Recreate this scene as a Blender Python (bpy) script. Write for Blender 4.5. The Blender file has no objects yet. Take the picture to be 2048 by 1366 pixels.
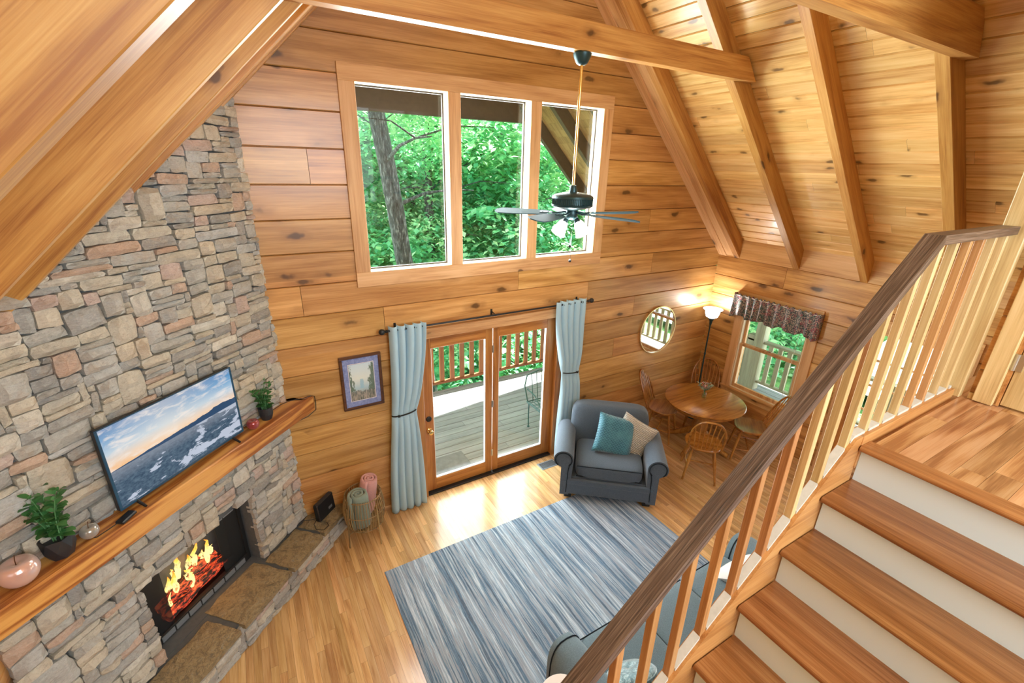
import bpy, math, random
from mathutils import Vector, Matrix, noise as mnoise

scene = bpy.context.scene
COL = scene.collection
random.seed(7)
PI = math.pi

# ------------------------------------------------------------------ camera
yaw, pit, rol = 0.5388, -0.3649, 0.0254
fwd = Vector((math.sin(yaw) * math.cos(pit), math.cos(yaw) * math.cos(pit), math.sin(pit)))
rgt = Vector((math.cos(yaw), -math.sin(yaw), 0))
upv = rgt.cross(fwd)
r2v = rgt * math.cos(rol) + upv * math.sin(rol)
u2v = upv * math.cos(rol) - rgt * math.sin(rol)
cam_data = bpy.data.cameras.new('camera')
cam = bpy.data.objects.new('camera', cam_data)
COL.objects.link(cam)
cam.matrix_world = Matrix(((r2v.x, u2v.x, -fwd.x, -2.3972), (r2v.y, u2v.y, -fwd.y, -4.4051),
                           (r2v.z, u2v.z, -fwd.z, 3.7894), (0, 0, 0, 1)))
cam_data.sensor_width = 36.0
cam_data.lens = 911.54 / 2048 * 36.0
cam_data.clip_start = 0.05
cam_data.clip_end = 200
scene.camera = cam
scene.cycles.transparent_max_bounces = 16

# ------------------------------------------------------------------ world, sun, daylight, exposure
world = bpy.data.worlds.new('sky')
scene.world = world
world.use_nodes = True
wnt = world.node_tree
wnt.nodes.clear()
wo = wnt.nodes.new('ShaderNodeOutputWorld')
wb = wnt.nodes.new('ShaderNodeBackground')
wb.inputs['Color'].default_value = (0.86, 0.95, 1.0, 1)
wb.inputs['Strength'].default_value = 6.0
wnt.links.new(wb.outputs[0], wo.inputs[0])


def add_light(name, kind, loc, energy, color=(1, 1, 1), rot=(0, 0, 0), size=0.1, size_y=None, spread=None):
    d = bpy.data.lights.new(name, kind)
    d.energy = energy
    d.color = color
    if kind == 'AREA':
        d.size = size
        if size_y:
            d.shape = 'RECTANGLE'
            d.size_y = size_y
        if spread:
            d.spread = spread
    elif kind == 'SUN':
        d.angle = size
    else:
        d.shadow_soft_size = size
    o = bpy.data.objects.new(name, d)
    o.location = loc
    o.rotation_euler = rot
    COL.objects.link(o)
    return o


sun_dir = Vector((-0.70, -0.21, -1)).normalized()
sun = add_light('sun_light', 'SUN', (0, 8, 20), 34.0, (1.0, 0.96, 0.88), size=0.01)
sun.rotation_euler = sun_dir.to_track_quat('-Z', 'Y').to_euler()
# added fill lights, unseen: behind the camera, high above it and under the loft
add_light('rear_fill', 'AREA', (-0.9, -7.3, 4.3), 150, (0.76, 0.89, 1.0), (PI / 2, 0, 0), 2.4, 2.6)
add_light('rear_top_fill', 'AREA', (-1.2, -5.6, 5.1), 34, (0.84, 0.95, 1.0), (0, 0, 0), 1.0, 1.0)
add_light('under_loft_fill', 'AREA', (1.6, -5.6, 2.4), 60, (0.95, 0.97, 1.0), (0, 0, 0), 0.9, 0.9)
# daylight pouring in through the three openings
add_light('upper_window_daylight', 'AREA', (0, 0.35, 3.62), 300, (0.88, 0.97, 1.0), (-PI / 2, 0, 0), 2.7, 1.6)
add_light('patio_door_daylight', 'AREA', (0, 0.45, 1.1), 120, (0.90, 0.97, 1.0), (-PI / 2, 0, 0), 1.6, 1.9)

vs = scene.view_settings
vs.view_transform = 'Standard'
vs.look = 'None'
vs.exposure = 0.0
vs.gamma = 1.0
vs.use_curve_mapping = False


# ------------------------------------------------------------------ node helpers
class NT:
    def __init__(self, name):
        self.m = bpy.data.materials.new(name)
        self.m.use_nodes = True
        self.t = self.m.node_tree
        self.t.nodes.clear()
        self.out = self.t.nodes.new('ShaderNodeOutputMaterial')

    def n(self, typ, **kw):
        nd = self.t.nodes.new(typ)
        for k, v in kw.items():
            setattr(nd, k, v)
        return nd

    def l(self, a, b):
        self.t.links.new(a, b)

    def put(self, v, sock):
        if v is None:
            return
        if hasattr(v, 'links'):
            self.l(v, sock)
        elif isinstance(v, (tuple, list)):
            if sock.type == 'RGBA' and len(v) == 3:
                v = (*v, 1)
            sock.default_value = v
        else:
            sock.default_value = v

    def math(self, op, a, b=None, c=None, clamp=False):
        nd = self.n('ShaderNodeMath', operation=op)
        nd.use_clamp = clamp
        for i, v in enumerate((a, b, c)):
            self.put(v, nd.inputs[i])
        return nd.outputs[0]

    def vmath(self, op, a, b=None):
        nd = self.n('ShaderNodeVectorMath', operation=op)
        self.put(a, nd.inputs[0])
        if b is not None:
            self.put(b, nd.inputs[1])
        return nd.outputs[0]

    def mix(self, f, a, b, mode='MIX'):
        nd = self.n('ShaderNodeMix', data_type='RGBA', blend_type=mode)
        self.put(f, nd.inputs[0])
        self.put(a, nd.inputs[6])
        self.put(b, nd.inputs[7])
        return nd.outputs[2]

    def ramp(self, f, stops, interp='LINEAR'):
        nd = self.n('ShaderNodeValToRGB')
        cr = nd.color_ramp
        cr.interpolation = interp
        while len(cr.elements) < len(stops):
            cr.elements.new(0.5)
        for e, (p, c) in zip(cr.elements, stops):
            e.position = p
            e.color = (*c, 1) if len(c) == 3 else c
        self.l(f, nd.inputs[0])
        return nd.outputs[0]

    def coords(self):
        return self.n('ShaderNodeTexCoord').outputs['Object']

    def rnd(self):
        return self.n('ShaderNodeAttribute', attribute_name='rnd').outputs['Fac']

    def scale(self, v, s):
        return self.vmath('MULTIPLY', v, s)

    def noise(self, v, scale, detail=3, rough=0.5, dist=0.0, out=0):
        nd = self.n('ShaderNodeTexNoise')
        self.l(v, nd.inputs['Vector'])
        nd.inputs['Scale'].default_value = scale
        nd.inputs['Detail'].default_value = detail
        nd.inputs['Roughness'].default_value = rough
        nd.inputs['Distortion'].default_value = dist
        return nd.outputs[out]

    def voro(self, v, scale, feature='F1', rnd=1.0):
        nd = self.n('ShaderNodeTexVoronoi', feature=feature)
        self.l(v, nd.inputs['Vector'])
        nd.inputs['Scale'].default_value = scale
        nd.inputs['Randomness'].default_value = rnd
        return nd

    def sep(self, v):
        nd = self.n('ShaderNodeSeparateXYZ')
        self.l(v, nd.inputs[0])
        return nd.outputs

    def bump(self, h, strength=0.3, dist=0.01):
        nd = self.n('ShaderNodeBump')
        nd.inputs['Strength'].default_value = strength
        nd.inputs['Distance'].default_value = dist
        self.l(h, nd.inputs['Height'])
        return nd.outputs[0]

    def bsdf(self, color, rough=0.5, metal=0.0, normal=None, coat=0.0, spec=0.5, **kw):
        b = self.n('ShaderNodeBsdfPrincipled')
        self.put(color, b.inputs['Base Color'])
        self.put(rough, b.inputs['Roughness'])
        self.put(metal, b.inputs['Metallic'])
        self.put(coat, b.inputs['Coat Weight'])
        self.put(spec, b.inputs['Specular IOR Level'])
        b.inputs['Coat Roughness'].default_value = 0.15
        for k, v in kw.items():
            self.put(v, b.inputs[k.replace('_', ' ')])
        if normal is not None:
            self.l(normal, b.inputs['Normal'])
        self.l(b.outputs[0], self.out.inputs[0])
        return b


def smooth_hue(c, f):
    return tuple(max(0, x * f) for x in c)


def wood(name, light, mid, dark, axis='X', grain=1.0, knots=0.35, kscale=3.2, rough=0.42, coat=0.0, var=0.35, bump=0.12, streak=0.5, kr=0.14, w1=0.55, w3=0.26):
    N = NT(name)
    co = N.coords()
    rnd = N.rnd()
    off = N.n('ShaderNodeCombineXYZ')
    N.l(N.math('MULTIPLY', rnd, 37.1), off.inputs[0])
    N.l(N.math('MULTIPLY', rnd, 53.7), off.inputs[1])
    N.l(N.math('MULTIPLY', rnd, 71.3), off.inputs[2])
    v = N.vmath('ADD', co, off.outputs[0])
    a = 'XYZ'.index(axis)
    s1 = [1, 1, 1]
    s1[a] = 0.09
    s2 = [1, 1, 1]
    s2[a] = 0.03
    sk = [1, 1, 1]
    sk[a] = 0.42
    g1 = N.noise(N.scale(v, s1), 7 * grain, 4, 0.6, 0.6)
    g2 = N.noise(N.scale(v, s2), 60 * grain, 3, 0.65)
    ring = N.math('SINE', N.math('MULTIPLY', N.noise(N.scale(v, s1), 3.0 * grain, 2, 0.5, 0.4), 42))
    s3 = [1, 1, 1]
    s3[a] = 0.02
    g3 = N.noise(N.scale(v, s3), 190 * grain, 2, 0.6)
    f = N.math('ADD', N.math('MULTIPLY', g1, w1), N.math('MULTIPLY', g2, 0.38))
    f = N.math('ADD', f, N.math('MULTIPLY', g3, w3))
    f = N.math('ADD', f, N.math('MULTIPLY', ring, 0.05 * streak * 2))
    f = N.math('SUBTRACT', f, 0.09)
    col = N.ramp(f, [(0.33, dark), (0.50, mid), (0.67, light)])
    # board to board tone
    tone = N.math('ADD', N.math('MULTIPLY', N.math('FRACT', N.math('MULTIPLY', rnd, 91.7)), var), 1 - var * 0.55)
    hsv = N.n('ShaderNodeHueSaturation')
    N.l(col, hsv.inputs['Color'])
    N.l(tone, hsv.inputs['Value'])
    N.l(N.math('ADD', N.math('MULTIPLY', N.math('FRACT', N.math('MULTIPLY', rnd, 13.3)), 0.03 * var), 0.5 - 0.014 * var), hsv.inputs['Hue'])
    col = hsv.outputs[0]
    if knots > 0:
        kv = N.vmath('ADD', N.scale(v, sk), N.scale(N.noise(v, 9, 2, out=1), (0.05, 0.05, 0.05)))
        vo = N.voro(kv, kscale)
        d = vo.outputs['Distance']
        pick = N.math('LESS_THAN', N.sep(vo.outputs['Color'])[0], knots)
        mr = N.n('ShaderNodeMapRange', interpolation_type='SMOOTHSTEP')
        N.l(d, mr.inputs[0])
        mr.inputs[1].default_value = kr
        mr.inputs[2].default_value = kr * 0.45
        core = N.math('MULTIPLY', mr.outputs[0], pick)
        mr2 = N.n('ShaderNodeMapRange', interpolation_type='SMOOTHSTEP')
        N.l(d, mr2.inputs[0])
        mr2.inputs[1].default_value = kr + 0.20
        mr2.inputs[2].default_value = kr * 0.7
        halo = N.math('MULTIPLY', mr2.outputs[0], pick)
        col = N.mix(N.math('MULTIPLY', halo, 0.45), col, smooth_hue(dark, 0.8))
        col = N.mix(N.math('MULTIPLY', core, 0.85), col, smooth_hue(dark, 0.22))
    nrm = N.bump(f, bump, 0.004)
    N.bsdf(col, rough, normal=nrm, coat=coat)
    return N.m


def plain(name, color, rough=0.5, metal=0.0, coat=0.0, nscale=0, namt=0.1, **kw):
    N = NT(name)
    c = color
    if nscale:
        f = N.noise(N.coords(), nscale, 4, 0.6)
        c = N.mix(f, smooth_hue(color, 1 - namt), smooth_hue(color, 1 + namt))
    N.bsdf(c, rough, metal, coat=coat, **kw)
    return N.m


def fabric(name, color, scale=260, amt=0.35, rough=0.95, patch=0.2, sheen=0.25):
    N = NT(name)
    co = N.coords()
    f = N.noise(co, scale, 2, 0.7)
    w = N.noise(co, 6, 3, 0.6)
    c = N.mix(f, smooth_hue(color, 1 - amt), smooth_hue(color, 1 + amt))
    c = N.mix(N.math('MULTIPLY', w, patch), c, smooth_hue(color, 1.35))
    b = N.bsdf(c, rough, normal=N.bump(f, 0.35, 0.003), spec=0.2)
    b.inputs['Sheen Weight'].default_value = sheen
    return N.m


def glass_mat(name, tint=(1, 1, 1), refl=1.0):
    N = NT(name)
    tr = N.n('ShaderNodeBsdfTransparent')
    tr.inputs[0].default_value = (*tint, 1)
    gl = N.n('ShaderNodeBsdfGlossy')
    gl.inputs['Roughness'].default_value = 0.01
    fr = N.n('ShaderNodeFresnel')
    fr.inputs['IOR'].default_value = 1.45
    mx = N.n('ShaderNodeMixShader')
    geo = N.n('ShaderNodeNewGeometry')
    front = N.math('SUBTRACT', 1.0, geo.outputs['Backfacing'])
    N.l(N.math('MULTIPLY', N.math('MULTIPLY', fr.outputs[0], refl), front, clamp=True), mx.inputs[0])
    N.l(tr.outputs[0], mx.inputs[1])
    N.l(gl.outputs[0], mx.inputs[2])
    N.l(mx.outputs[0], N.out.inputs[0])
    return N.m


def emit(name, color, strength):
    N = NT(name)
    e = N.n('ShaderNodeEmission')
    N.put(color, e.inputs[0])
    e.inputs[1].default_value = strength
    N.l(e.outputs[0], N.out.inputs[0])
    return N.m


# ------------------------------------------------------------------ materials
M = {}
M['log'] = wood('log_pine', (0.66, 0.375, 0.140), (0.51, 0.262, 0.078), (0.34, 0.145, 0.037), 'X', 1.0, 0.75, 4.6, 0.36, 0.2, 0.36, 0.12, 0.5, 0.17)
M['log_y'] = wood('log_pine_side', (0.68, 0.395, 0.150), (0.55, 0.285, 0.088), (0.32, 0.128, 0.032), 'Y', 1.0, 0.8, 4.6, 0.34, 0.25, 0.30, 0.12, 0.5, 0.18)
M['ceil'] = wood('ceiling_pine', (0.86, 0.61, 0.27), (0.78, 0.49, 0.180), (0.58, 0.30, 0.085), 'Y', 1.2, 0.75, 7.5, 0.36, 0.2, 0.26, 0.06, 0.5, 0.20)
M['rafter'] = wood('rafter_pine', (0.62, 0.355, 0.110), (0.50, 0.248, 0.062), (0.31, 0.118, 0.026), 'X', 1.1, 0.7, 5.0, 0.42, 0.1, 0.22)
M['trim'] = wood('trim_pine', (0.72, 0.46, 0.235), (0.63, 0.37, 0.165), (0.44, 0.215, 0.08), 'X', 1.0, 0.5, 5.0, 0.55, 0.0, 0.14)
M['trim_z'] = wood('trim_pine_upright', (0.72, 0.46, 0.235), (0.63, 0.37, 0.165), (0.44, 0.215, 0.08), 'Z', 1.0, 0.5, 5.0, 0.55, 0.0, 0.14)
M['trim_y'] = wood('trim_pine_side', (0.76, 0.48, 0.22), (0.66, 0.38, 0.145), (0.46, 0.22, 0.07), 'Y', 1.0, 0.5, 5.0, 0.42, 0.1, 0.14)
M['jamb'] = wood('pale_jamb', (0.88, 0.83, 0.66), (0.84, 0.76, 0.56), (0.72, 0.60, 0.40), 'Z', 1.0, 0.0, 3.0, 0.45, 0.0, 0.1)
M['door'] = wood('door_fir', (0.56, 0.255, 0.065), (0.44, 0.175, 0.038), (0.26, 0.085, 0.016), 'Z', 1.4, 0.0, 3, 0.36, 0.2, 0.18)
M['door_x'] = wood('door_fir_rail', (0.56, 0.255, 0.065), (0.44, 0.175, 0.038), (0.26, 0.085, 0.016), 'X', 1.4, 0.0, 3, 0.36, 0.2, 0.18)
M['floor'] = wood('oak_strip_floor', (0.72, 0.475, 0.235), (0.61, 0.365, 0.155), (0.42, 0.215, 0.080), 'Y', 1.6, 0.0, 3, 0.25, 0.25, 0.38, 0.03)
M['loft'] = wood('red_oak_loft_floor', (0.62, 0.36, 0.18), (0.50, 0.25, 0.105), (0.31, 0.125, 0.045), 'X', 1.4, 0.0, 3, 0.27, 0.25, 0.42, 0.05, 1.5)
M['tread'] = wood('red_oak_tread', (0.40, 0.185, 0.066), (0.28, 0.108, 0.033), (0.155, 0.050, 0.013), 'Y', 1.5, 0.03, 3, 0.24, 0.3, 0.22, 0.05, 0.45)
M['rail'] = wood('weathered_dark_rail', (0.230, 0.165, 0.125), (0.110, 0.070, 0.050), (0.026, 0.016, 0.012), 'X', 1.5, 0.0, 3, 0.42, 0.1, 0.12, 0.6, 0.3, 0.14, 0.14, 0.67)
M['bal_pale'] = wood('pale_baluster_pine', (0.74, 0.56, 0.30), (0.65, 0.46, 0.215), (0.48, 0.30, 0.12), 'Z', 1.4, 0.03, 3, 0.42, 0.05, 0.2)
M['bal_red'] = wood('reddish_baluster', (0.60, 0.33, 0.140), (0.50, 0.245, 0.090), (0.34, 0.145, 0.047), 'Z', 1.4, 0.02, 3, 0.42, 0.05, 0.25)
M['stringer'] = wood('stringer_fir', (0.62, 0.32, 0.115), (0.50, 0.225, 0.068), (0.32, 0.12, 0.03), 'X', 1.2, 0.04, 3, 0.45, 0.05, 0.1)
M['fillet'] = plain('primed_grey_fillet', (0.58, 0.56, 0.50), 0.7, nscale=30, namt=0.18)
M['riser'] = plain('cool_white_painted_riser', (0.72, 0.88, 0.98), 0.28, coat=0.2)
M['mantel'] = wood('oak_mantel', (0.66, 0.335, 0.090), (0.52, 0.220, 0.050), (0.27, 0.078, 0.016), 'X', 1.6, 0.02, 3, 0.33, 0.15, 0.1, 0.08, 1.6)
M['oak'] = wood('golden_oak', (0.47, 0.215, 0.044), (0.35, 0.142, 0.025), (0.18, 0.060, 0.010), 'X', 1.6, 0.0, 3, 0.22, 0.35, 0.12, 0.04)
M['oak_z'] = wood('golden_oak_turned', (0.56, 0.275, 0.065), (0.44, 0.190, 0.038), (0.24, 0.085, 0.014), 'Z', 1.6, 0.0, 3, 0.25, 0.3, 0.2, 0.04)
M['frame'] = wood('walnut_frame', (0.14, 0.055, 0.024), (0.09, 0.033, 0.014), (0.04, 0.014, 0.007), 'X', 2, 0.0, 3, 0.3, 0.2, 0.1)
M['black'] = plain('black_iron', (0.018, 0.020, 0.022), 0.42, 0.3)
M['bronze'] = plain('dark_green_bronze', (0.022, 0.062, 0.072), 0.35, 0.4)
M['plastic'] = plain('black_plastic', (0.012, 0.014, 0.017), 0.35)
M['brass'] = plain('polished_brass', (0.78, 0.56, 0.22), 0.2, 1.0)
M['gold'] = plain('pale_gold_rim', (0.80, 0.66, 0.40), 0.35, 0.8)
M['steel'] = plain('steel_hinge', (0.55, 0.53, 0.47), 0.35, 1.0)
M['glass'] = glass_mat('window_glass')
M['vase_glass'] = glass_mat('clear_vase_glass', (0.90, 0.96, 0.93), 1.3)
M['mirror'] = plain('mirror_silver', (0.92, 0.94, 0.94), 0.01, 1.0)
M['blue_fan'] = plain('dark_blue_grey_blade', (0.050, 0.115, 0.145), 0.6, spec=0.25)
M['fan_oak'] = wood('light_fan_blade', (0.62, 0.36, 0.18), (0.52, 0.27, 0.12), (0.36, 0.16, 0.06), 'X', 1.6, 0, 3, 0.4, 0, 0.1)
M['shade_lit'] = emit('lit_frosted_shade', (1.0, 0.96, 0.92), 1.6)
M['bowl_lit'] = emit('lit_frosted_bowl', (1.0, 0.97, 0.93), 2.2)
M['sofa'] = fabric('blue_grey_tweed', (0.130, 0.185, 0.215), 170, 0.6)
M['armchair'] = fabric('slate_chenille', (0.085, 0.115, 0.150), 150, 0.6)
M['piping'] = fabric('dark_piping', (0.012, 0.018, 0.025), 200, 0.2, sheen=0)
M['curtain'] = fabric('pale_blue_curtain', (0.40, 0.59, 0.70), 500, 0.10, 0.9, 0.1, 0.1)
M['pink'] = fabric('pink_throw', (0.62, 0.33, 0.31), 120, 0.25)
M['sage'] = fabric('sage_throw', (0.24, 0.31, 0.26), 120, 0.3)
M['cream'] = fabric('cream_blanket', (0.74, 0.70, 0.66), 120, 0.12)
M['rattan'] = wood('rattan_cane', (0.42, 0.30, 0.14), (0.31, 0.21, 0.09), (0.15, 0.09, 0.035), 'Z', 3, 0, 3, 0.5, 0, 0.5)
M['pot'] = plain('matte_black_pot', (0.022, 0.026, 0.032), 0.38)
M['soil'] = plain('dark_soil', (0.02, 0.014, 0.01), 0.9)
M['stem'] = plain('green_stem', (0.10, 0.26, 0.10), 0.5)
M['mortar'] = plain('grey_mortar', (0.085, 0.095, 0.10), 0.9, nscale=25, namt=0.3)
M['dark'] = plain('dark_cavity', (0.01, 0.01, 0.01), 0.8)
M['white'] = plain('white_paint', (0.78, 0.78, 0.76), 0.4)
M['shade_white'] = fabric('white_lampshade_linen', (0.85, 0.80, 0.76), 300, 0.05)
M['vent'] = plain('grey_vent_metal', (0.30, 0.34, 0.37), 0.4, 0.5)
M['deck'] = wood('grey_decking', (0.29, 0.305, 0.315), (0.24, 0.252, 0.262), (0.17, 0.178, 0.188), 'X', 1.4, 0.0, 3, 0.6, 0, 0.2)
M['deck_rail'] = wood('red_brown_deck_rail', (0.40, 0.165, 0.060), (0.30, 0.110, 0.037), (0.17, 0.055, 0.02), 'Z', 1.4, 0.02, 3, 0.6, 0, 0.3)
M['side_rail'] = wood('green_grey_porch_rail', (0.42, 0.42, 0.28), (0.33, 0.335, 0.22), (0.22, 0.22, 0.145), 'Z', 1.4, 0.02, 3, 0.6, 0, 0.2)
M['ext_wood'] = wood('exterior_roof_wood', (0.42, 0.27, 0.13), (0.33, 0.20, 0.09), (0.20, 0.115, 0.05), 'X', 1.4, 0.05, 3, 0.6, 0, 0.2)
M['ext_dark'] = plain('dark_stained_beam', (0.075, 0.055, 0.042), 0.6, nscale=14, namt=0.3)
M['green_metal'] = plain('green_painted_steel', (0.045, 0.13, 0.125), 0.4, 0.2)
M['doormat'] = plain('grey_doormat', (0.16, 0.175, 0.18), 0.95, nscale=12, namt=0.45)
M['wall_loft'] = M['log_y']


def stone_material(name, dull=1.0):
    N = NT(name)
    co = N.coords()
    r = N.rnd()
    base = N.ramp(r, [(0.0, (0.336, 0.336, 0.307)), (0.13, (0.413, 0.384, 0.312)), (0.26, (0.279, 0.283, 0.268)), (0.38, (0.448, 0.404, 0.318)),
                      (0.50, (0.358, 0.362, 0.340)), (0.60, (0.411, 0.296, 0.224)), (0.68, (0.386, 0.364, 0.300)), (0.76, (0.402, 0.316, 0.276)),
                      (0.82, (0.239, 0.239, 0.228)), (0.90, (0.486, 0.464, 0.400)), (0.96, (0.372, 0.383, 0.375))], 'CONSTANT')
    v = N.vmath('ADD', co, N.scale(N.vmath('ADD', r, (0, 0, 0)), (31, 17, 23)))
    n1 = N.noise(v, 9, 5, 0.65, 0.8)
    n2 = N.noise(N.scale(v, (1, 1, 2.5)), 45, 4, 0.7)
    c = N.mix(N.math('MULTIPLY', N.ramp(n1, [(0.42, (0, 0, 0)), (0.68, (1, 1, 1))]), 0.6), base, N.mix(N.math('FRACT', N.math('MULTIPLY', r, 47.0)), (0.34, 0.25, 0.165), (0.20, 0.205, 0.19)))
    c = N.mix(N.math('MULTIPLY', N.ramp(n2, [(0.5, (0, 0, 0)), (0.72, (1, 1, 1))]), 0.35), c, (0.50, 0.49, 0.44))
    c = N.mix(N.math('MULTIPLY', N.ramp(n2, [(0.28, (1, 1, 1)), (0.45, (0, 0, 0))]), 0.45), c, (0.13, 0.125, 0.11))
    c = N.mix(1.0, c, (dull, dull, dull), 'MULTIPLY')
    h = N.math('ADD', N.math('MULTIPLY', n1, 0.8), N.math('MULTIPLY', n2, 0.6))
    N.bsdf(c, 0.85, normal=N.bump(h, 0.7, 0.02), spec=0.25)
    return N.m


M['stone'] = stone_material('stacked_field_stone', 1.32)


def slab_material():
    N = NT('hearth_flagstone')
    co = N.coords()
    r = N.rnd()
    v = N.vmath('ADD', co, N.scale(N.vmath('ADD', r, (0, 0, 0)), (31, 17, 23)))
    n1 = N.noise(v, 7, 5, 0.65, 2.5)
    n2 = N.noise(N.scale(v, (1, 1, 3)), 26, 5, 0.7, 2.0)
    c = N.ramp(n1, [(0.30, (0.17, 0.14, 0.09)), (0.46, (0.34, 0.255, 0.13)), (0.58, (0.41, 0.315, 0.165)), (0.75, (0.36, 0.33, 0.25))])
    c = N.mix(N.math('MULTIPLY', N.ramp(n2, [(0.40, (1, 1, 1)), (0.52, (0, 0, 0))]), 0.55), c, (0.12, 0.105, 0.075))
    N.bsdf(c, 0.75, normal=N.bump(N.math('ADD', n1, n2), 0.8, 0.02))
    return N.m


M['slab'] = slab_material()


def rug_material():
    N = NT('striped_blue_grey_rug')
    co = N.coords()
    x, y, z = N.sep(co)
    wob = N.math('MULTIPLY', N.math('SUBTRACT', N.noise(N.scale(co, (6, 0.8, 1)), 3, 3, 0.6), 0.5), 0.035)
    xx = N.math('ADD', x, wob)
    cv = N.n('ShaderNodeCombineXYZ')
    N.l(xx, cv.inputs[0])
    N.l(N.math('MULTIPLY', y, 0.02), cv.inputs[1])
    a = N.noise(cv.outputs[0], 13, 1, 0.5)
    b = N.noise(cv.outputs[0], 66, 2, 0.6)
    f = N.math('ADD', N.math('MULTIPLY', a, 0.9), N.math('MULTIPLY', b, 1.25))
    f = N.math('SUBTRACT', f, 0.60)
    c = N.ramp(f, [(0.24, (0.030, 0.065, 0.115)), (0.38, (0.085, 0.185, 0.30)), (0.45, (0.26, 0.33, 0.40)), (0.51, (0.25, 0.26, 0.31)),
                   (0.56, (0.40, 0.47, 0.54)), (0.61, (0.20, 0.32, 0.46)), (0.68, (0.58, 0.66, 0.72)), (0.80, (0.40, 0.48, 0.57))])
    fl = N.noise(N.scale(co, (1, 0.25, 1)), 120, 2, 0.7)
    c = N.mix(N.math('MULTIPLY', fl, 0.40), c, (0.38, 0.42, 0.47))
    N.bsdf(c, 0.95, normal=N.bump(fl, 0.5, 0.006), spec=0.15)
    return N.m


M['rug'] = rug_material()


def leaf_material(name, c0, c1, c2, trans=0.45, rough=0.4):
    N = NT(name)
    r = N.rnd()
    c = N.ramp(r, [(0.0, c0), (0.5, c1), (1.0, c2)])
    d = N.n('ShaderNodeBsdfPrincipled')
    N.l(c, d.inputs['Base Color'])
    d.inputs['Roughness'].default_value = rough
    t = N.n('ShaderNodeBsdfTranslucent')
    N.l(N.mix(0.5, c, (0.42, 0.76, 0.28)), t.inputs[0])
    mx = N.n('ShaderNodeMixShader')
    mx.inputs[0].default_value = trans
    N.l(d.outputs[0], mx.inputs[1])
    N.l(t.outputs[0], mx.inputs[2])
    N.l(mx.outputs[0], N.out.inputs[0])
    return N.m


M['leaf'] = leaf_material('forest_leaf', (0.025, 0.21, 0.14), (0.13, 0.50, 0.29), (0.78, 0.94, 0.62), 0.55)
M['leaf_pot'] = leaf_material('waxy_leaf', (0.025, 0.11, 0.03), (0.05, 0.20, 0.055), (0.10, 0.29, 0.10), 0.2, 0.3)
M['leaf_sage'] = leaf_material('sage_leaf', (0.22, 0.32, 0.27), (0.30, 0.42, 0.35), (0.42, 0.52, 0.44), 0.2)
M['petal'] = leaf_material('pink_petal', (0.60, 0.14, 0.16), (0.72, 0.28, 0.30), (0.80, 0.45, 0.42), 0.2)


def bark_material():
    N = NT('grey_furrowed_bark')
    co = N.coords()
    n = N.noise(N.scale(co, (1, 1, 0.22)), 26, 5, 0.7, 0.5)
    c = N.ramp(n, [(0.38, (0.015, 0.018, 0.018)), (0.53, (0.06, 0.07, 0.07)), (0.68, (0.24, 0.26, 0.26))])
    N.bsdf(c, 0.9, normal=N.bump(n, 1.0, 0.03))
    return N.m


M['bark'] = bark_material()
N_ = NT('forest_floor')
_f = N_.noise(N_.coords(), 2.5, 6, 0.7)
N_.bsdf(N_.ramp(_f, [(0.3, (0.035, 0.09, 0.03)), (0.5, (0.10, 0.24, 0.06)), (0.7, (0.27, 0.40, 0.13))]), 0.95)
M['ground'] = N_.m


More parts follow.
